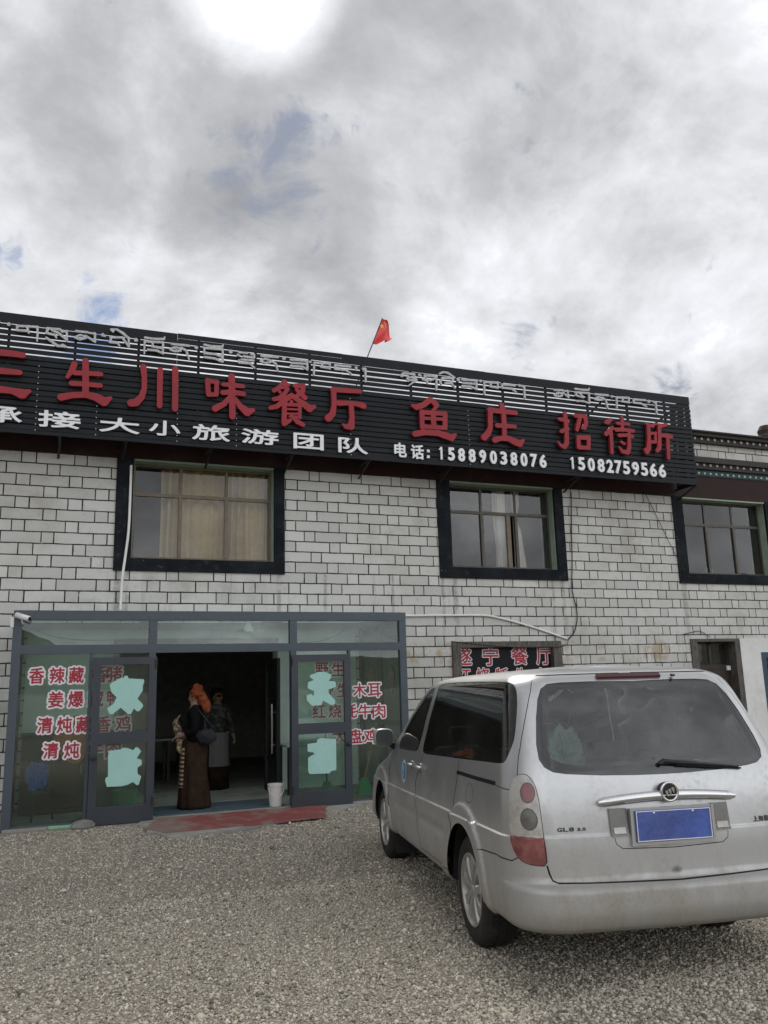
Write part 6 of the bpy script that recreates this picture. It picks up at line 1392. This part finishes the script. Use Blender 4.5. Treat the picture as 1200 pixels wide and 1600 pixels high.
def rpos(v, t, off=0.0):
    s = rear_s(abs(v), t); e = 2e-3
    if s > .7: # round the corner: find s for that v
        a, b = .7, 1.2
        for _ in range(30):
            m = (a + b) / 2
            if vsurf(m, t)[1] < abs(v): a = m
            else: b = m
        s = a
    p = Vector(vsurf(s, t)); a = Vector(vsurf(s + e, t)) - Vector(vsurf(max(s - e, 0), t)); b = Vector(vsurf(s, t + e)) - Vector(vsurf(s, t - e)); n = b.cross(a).normalized()
    p += n * off; return Vector((p.x, p.y * (1 if v >= 0 else -1), p.z))
def rpatch(v0, v1, t0, t1, off, name, mat, parent, nv=10, nt=6, ro=0.0):
    mb = MB(); vs = []
    for layer in (off, -.01):
        for j in range(nt + 1):
            for i in range(nv + 1):
                a, b = i / nv, j / nt; v = v0 + (v1 - v0) * a; t = t0 + (t1 - t0) * b
                vs.append(rpos(v, t, layer))
    n = (nv + 1) * (nt + 1); w = nv + 1
    f = [(j * w + i, j * w + i + 1, (j + 1) * w + i + 1, (j + 1) * w + i) for j in range(nt) for i in range(nv)]; f += [tuple(q + n for q in reversed(x)) for x in f]
    rimi = [i for i in range(nv)] + [w * j + nv for j in range(nt)] + [w * nt + i for i in range(nv, 0, -1)] + [w * j for j in range(nt, 0, -1)]
    f += [(a, b, b + n, a + n) for a, b in zip(rimi, rimi[1:] + rimi[:1])]
    mb.add(vs, f); return mb.build(name, mat, parent, smooth=30)
G = VO['gate']
# plate, chrome strip, badge, reversing lamps
mb = MB(); mb.bevbox(-1.088, -1.076, -.232, .232, .762, .928, .003); pl = mb.build('licence_plate', 'plate', G)
mb = MB(); mb.box(-1.0895, -1.087, -.229, .229, .7645, .7685); mb.box(-1.0895, -1.087, -.229, .229, .9215, .9255); mb.box(-1.0895, -1.087, -.229, -.225, .7685, .9215); mb.box(-1.0895, -1.087, .225, .229, .7685, .9215); mb.build('plate_border', 'white', pl)
for q in (-.12, .12): mb = MB(); mb.lathe([(0, -.004), (.006, -.003), (.008, 0), (.008, .004)], 'x', (-1.088, q, .913), 12); mb.build('bolt', 'chrome', pl)
mb = MB(); mb.box(-1.078, -1.05, -.26, .26, .742, .758); mb.box(-1.078, -1.05, -.258, -.242, .758, .94); mb.box(-1.078, -1.05, .242, .258, .758, .94); mb.box(-1.074, -1.05, -.242, .242, .758, .94); mb.build('plate_holder', 'paint', G)
for sg in (1, -1):
    a = rpatch(.368 * sg, .264 * sg, .805, .952, .012, 'reversing_lamp', 'lampgrey', G); rpatch(.352 * sg, .282 * sg, .812, .850, .016, 'reflector', 'lampclear', a, 4, 2)
mb = MB(); pts = []; rs = []
for k in range(25):
    q = -1 + 2 * k / 24; v = .425 * q; pts.append(rpos(v, .982 + .022 * (1 - q * q), .016)); rs.append((.029 - .004 * q * q) if abs(q) < .97 else .014)
mb.tube(pts, rs, 12)
mb.v = [(x, y, z) for x, y, z in mb.v]; mb.build('chrome_strip', 'chrome', G, smooth=50)
c = rpos(0, 1.018, .046); mb = MB(); ring = [(.050 + .008 * math.cos(a), .008 * math.sin(a)) for a in np.linspace(0, 2 * math.pi, 12, endpoint=False)]
mb.lathe(ring, 'x', c, 36, True); em = mb.build('emblem', 'chrome', G, smooth='all'); mb = MB(); mb.lathe([(0, -.002), (.048, -.002), (.05, .045), (0, .045)], 'x', c, 30); mb.build('emblem_disc', 'black', em)
mb = MB()
for k in (-1, 0, 1):   # three slanted shields in a falling row
    cx, cz = .0195 * k, .0085 * k
    P = [(cx - .012, cz + .014), (cx + .004, cz + .018), (cx + .007, cz + .004), (cx + .004, cz - .018), (cx - .002, cz - .010), (cx - .009, cz + .003)]
    n = len(P); vs = [(c.x - .010, -x + c.y, z + c.z) for x, z in P] + [(c.x - .003, -x + c.y, z + c.z) for x, z in P]; mb.add(vs, [tuple(range(n)), tuple(range(2 * n - 1, n - 1, -1))] + [(i, i + n, (i + 1) % n + n, (i + 1) % n) for i in range(n)])
    vs = [(c.x - .010 - .002 * k, -(x - cx) * .35 - cx - .004 + c.y, (z - cz) * .72 + cz + c.z) for x, z in P] + [(c.x - .006, -(x - cx) * .35 - cx - .004 + c.y, (z - cz) * .72 + cz + c.z) for x, z in P]
mb.build('shield_emblem', 'chrome', em)
def badge(text, v, t, h, adv, name):
    mb = MB(); x = -v
    for ch in text:
        if ch == ' ': x += adv * .6; continue
        m = MB(); w = adv * .86 * (.45 if ch == '.' else 1); hh = h * (.2 if ch == '.' else 1); F, xs, zs_ = glyph_field(ch, x + w / 2, t - (h * .4 if ch == '.' else 0), w, hh, .0012, .0022); field_mesh(m, F, xs, zs_, 0, .003); x += adv * (.5 if ch == '.' else 1)
        for X, Y, Z in m.v: 
            q = rpos(-X, Z, .004 - Y); mb.v.append((q.x, q.y, q.z))
        b = len(mb.v) - len(m.v); mb.f += [tuple(i + b for i in f) for f in m.f]; mb.mi += [0] * len(m.f)
    mb.build(name, 'badge', G, recalc=False)
badge('GL8', .675, .853, .022, .034, 'badge_lettering'); badge('3.0', .560, .851, .017, .021, 'badge_lettering'); badge('上海通用', -.535, .848, .030, .036, 'badge_lettering')
rpatch(.215, -.215, 1.672, 1.693, .018, 'brake_lamp', 'brake', G, 14, 3)
mb = MB(); q = rpos(-.30, 1.68, .012); mb.tube([q, q + Vector((-.03, 0, -.004))], [.012, .007], 8); mb.build('washer_nozzle', 'black', G)
mb = MB(); mb.tube([rpos(0, 1.168, .012), rpos(-.02, 1.178, .024), rpos(-.25, 1.155, .022), rpos(-.50, 1.130, .016)], [.016, .013, .008, .006], 8); mb.tube([rpos(-.10, 1.158, .012), rpos(-.30, 1.140, .012), rpos(-.52, 1.122, .010)], .006, 6); mb.build('wiper', 'black', G, smooth=50)
# dark printed border inside the rear glass
mb = MB(); RGs = smoothpoly([(s, t) for s, t in RG[1:-1]], False); outer = [(0, RG[0][1])] + RGs + [(0, RG[-1][1])]; inner = [(s * .90, 1.385 + (t - 1.385) * (.80 if t < 1.385 else .86)) for s, t in outer]
for sg in (1, -1):
    b = len(mb.v)
    for s, t in outer + inner:
        p = Vector(vsurf(s, t)); q = Vector(vsurf(s + 2e-3, t)) - p; r = Vector(vsurf(s, t + 2e-3)) - p; p -= r.cross(q).normalized() * .009; mb.v.append((p.x, p.y * sg, p.z))
    n = len(outer); mb.f += [(b + i, b + i + 1, b + n + i + 1, b + n + i) for i in range(n - 1)]; mb.mi += [0] * (n - 1)
mb.build('glass_border', plain('dark glass border', (.016, .016, .0165), .6, 0, .2, 12, 0, .3, None, .5), G, recalc=False)
# side fittings
def spos(u, z, off=0.0, sg=1):
    s, t = st_uz(u, z); e = 2e-3; p = Vector(vsurf(s, t)); a = Vector(vsurf(s + e, t)) - Vector(vsurf(s - e, t)); b = Vector(vsurf(s, t + e)) - Vector(vsurf(s, t - e)); p += b.cross(a).normalized() * off
    return Vector((p.x, p.y * sg, p.z))
for sg in (1, -1):
    for u, par in ((1.62, VO[('e', sg)]), (1.30, VO[('d', sg)])):
        v, f = icoverts(3); c = spos(u, .998, .002, sg); mb = MB(); mb.add([(c.x + a * .062, c.y + b * .012, c.z + cc * .044) for a, b, cc in v], [tuple(q) for q in f]); h = mb.build('handle_cup', 'handlecup', par, smooth='all')
        mb = MB(); mb.tube([spos(u - .055, 1.0, .012, sg), spos(u - .03, 1.004, .030, sg), spos(u + .03, 1.004, .030, sg), spos(u + .055, 1.0, .012, sg)], .013, 10); mb.build('handle', 'paint', h, smooth=60)
    mb = MB(); c = spos(1.93, .926, .0, sg); vs = []
    for r, m_ in ((.098, 0), (.072, 1)):
        P = [spos(1.93 + r * math.cos(a), .926 + r * math.sin(a), .002 + .001 * m_, sg) for a in np.linspace(0, 2 * math.pi, 32, endpoint=False)]; mb.cur = m_; mb.add([*P], [tuple(range(32))])
    mb.cur = 0; mb.add([spos(1.93 + x, .926 + z, .0045, sg) for x, z in ((-.02, -.045), (.0, -.05), (.025, .03), (.045, .0), (.05, .01), (.02, .055), (.005, .05))], [(0, 1, 2, 3, 4, 5, 6)])
    mb.build('round_sticker', [plain('pale sticker rim', (.42, .55, .58), .5, 0, .05), 'sticker'], VO[('e', sg)], recalc=False)
    # door mirror
    mb = MB(); v, f = icoverts(3); c = Vector((2.42, 1.005 * sg, 1.197)); P = []
    for a, b, cc in v:
        q = lambda x, p_: math.copysign(abs(x) ** p_, x)
        P.append((c.x + q(a, .8) * .06 + .02, c.y + q(b, .62) * .096, c.z + q(cc, .62) * .085))
    mb.add(P, [tuple(x) for x in f]); mr = mb.build('door_mirror', 'paint', van, smooth='all')
    mb = MB(); mb.add([(c.x - .043, c.y + q(math.cos(a), .6) * .084, c.z + q(math.sin(a), .6) * .074) for a in np.linspace(0, 2 * math.pi, 32, endpoint=False)], [tuple(range(32))]); mb.build('mirror_glass', plain('mirror glass', (.10, .105, .11), .12, .5, .02), mr, recalc=False)
    mb = MB(); mb.tube([(2.44, .95 * sg, 1.15), (2.50, .88 * sg, 1.10)], [.028, .035], 10); mb.build('mirror_arm', 'black', mr, smooth=50)
    # crease trim: window gasket
# wheels
def wheel(u, sg):
    w = bpy.data.objects.new('wheel', None); C.objects.link(w); w.parent = van; w.empty_display_size = .1; ORG[w] = Vector((0, 0, 0)); w.location = (u, 0, .338); ORG[w] = Vector((u, 0, .338))
    vo = .893 * sg; o = (u, vo, .338); k = -sg
    mb = MB(); prof = [(.222, .0), (.240, -.008), (.27, -.013), (.30, -.010), (.322, .004), (.334, .022), (.338, .05), (.338, .165), (.333, .195), (.31, .215), (.25, .215), (.222, .2)]
    mb.lathe([(r, h * k) for r, h in prof], 'y', o, 56, True)
    # tread blocks cut as ribs across the crown
    for j in range(72):
        a = 2 * math.pi * j / 72
        for h0, h1 in ((.03, .075), (.085, .13), (.14, .185)):
            r0, r1 = .335, .343; da = .033; aa = a + (h0 * 2)
            vs = [(u + r * math.cos(aa + d), vo + h * k, .338 + r * math.sin(aa + d)) for r in (r0, r1) for h in (h0, h1) for d in (-da, da)]
            mb.add(vs, [(4, 5, 7, 6), (0, 1, 5, 4), (2, 6, 7, 3), (0, 4, 6, 2), (1, 3, 7, 5)])
    mb.build('tyre', 'tyre', w, smooth=35)
    mb = MB(); mb.cur = 0; mb.lathe([(r, h * k) for r, h in [(.226, -.006), (.222, -.010), (.214, -.006), (.206, .02), (.203, .12), (.226, .12)]], 'y', o, 56, True)
    mb.lathe([(r, h * k) for r, h in [(0, -.004), (.030, -.002), (.036, .004), (.060, .008), (.07, .03), (0, .03)]], 'y', o, 28)
    N_ = 9
    for j in range(N_):
        a = 2 * math.pi * j / N_ + .2; prev = None; vs = []
        for r, wd, h in ((.045, .017, .006), (.10, .018, .000), (.16, .026, .000), (.208, .036, .004)):
            for dh, ws in ((.0, .72), (.016, 1.0), (.04, .9)):
                for s_ in (-1, 1): x = r; y = wd * ws * s_; vs.append((u + x * math.cos(a) - y * math.sin(a), vo + (h + dh) * k, .338 + x * math.sin(a) + y * math.cos(a)))
        f = []
        for i in range(3):
            b, c_ = i * 6, i * 6 + 6; f += [(b, b + 1, c_ + 1, c_), (b, c_, c_ + 2, b + 2), (b + 1, b + 3, c_ + 3, c_ + 1), (b + 2, c_ + 2, c_ + 4, b + 4), (b + 3, b + 5, c_ + 5, c_ + 3)]
        mb.add(vs, f)
    mb.build('rim', 'rim', w, smooth=30)
    mb = MB(); mb.lathe([(r, h * k) for r, h in [(0, .055), (.14, .052), (.15, .07), (0, .07)]], 'y', o, 30); mb.build('brake_disc', 'rimdark', w)
    mb = MB(); mb.lathe([(r, h * k) for r, h in [(0, .125), (.205, .125)]], 'y', o, 30); mb.build('rim_back', 'rimdark', w)
    for j in range(5):
        a = 2 * math.pi * j / 5 + .5; mb = None
    # arch liner
    mb = MB(); P = [(.43 * math.cos(a), .43 * math.sin(a)) for a in np.linspace(-.08, math.pi + .08, 25)]
    vs = [(u + x, .90 * sg, .345 + z) for x, z in P] + [(u + x, .56 * sg, .345 + z) for x, z in P]; n = len(P); mb.add(vs, [(i, i + 1, i + 1 + n, i + n) for i in range(n - 1)] + [tuple(range(n, 2 * n))]); mb.build('wheel_arch', 'seam', van, recalc=False)
for u in (0, WBASE):
    for sg in (1, -1): wheel(u, sg)
mb = MB(); mb.bevbox(-.92, 3.75, -.56, .56, .31, .40, .03); mb.bevbox(.46, 2.60, -.86, .86, .30, .37, .02); mb.bevbox(-.92, -.46, -.78, .78, .33, .42, .03); mb.build('underbody', 'seam', van)
for sg in (1, -1):
    mb = MB(); mb.add([(2.60, .88 * sg, .36), (2.60, .66 * sg, .36), (2.58, .66 * sg, .12), (2.58, .88 * sg, .12), (2.615, .88 * sg, .36), (2.615, .66 * sg, .36), (2.595, .66 * sg, .12), (2.595, .88 * sg, .12)], [(0, 1, 2, 3), (7, 6, 5, 4), (0, 4, 5, 1), (1, 5, 6, 2), (2, 6, 7, 3), (3, 7, 4, 0)]); mb.build('mud_flap', 'black', van)
# cabin
mb = MB(); mb.box(-.85, 2.7, -.80, .80, .42, .46); mb.box(2.45, 2.75, -.78, .78, .46, 1.03); mb.box(-.90, -.86, -.72, .72, .46, 1.06); mb.box(-.86, .9, -.82, -.78, .46, 1.08); mb.box(-.86, .9, .78, .82, .46, 1.08); mb.build('cabin', 'dark', van)
for u in (-.05, .95, 1.85):
    for v in ((-.40, .40)):
        mb = MB(); mb.bevbox(u + .05, u + .52, v - .26, v + .26, .60, .78, .05); mb.bevbox(u - .08, u + .08, v - .25, v + .25, .70, 1.13, .06); mb.bevbox(u - .05, u + .05, v - .11, v + .11, 1.17, 1.30, .035); mb.bevbox(u - .012, u + .012, v - .05, v + .05, 1.12, 1.18, .005); mb.build('seat', 'seat', van, smooth=40)
mb = crumpled(Vector((0, 0, 0)), .065, .11, .17, 7.0); mb.v = [tuple(Mv @ (Vector((-.80, .50, 1.22)) + Vector(q) + Vector((.35 * q[2], 0, 0)))) for q in mb.v]
tag(mb.build('plastic_bag', plain('pale teal plastic', (.27, .34, .325), .4, 0, .2, 18), smooth=25), 'pale crumpled plastic bag behind the rear glass of the silver minivan', 'bag')
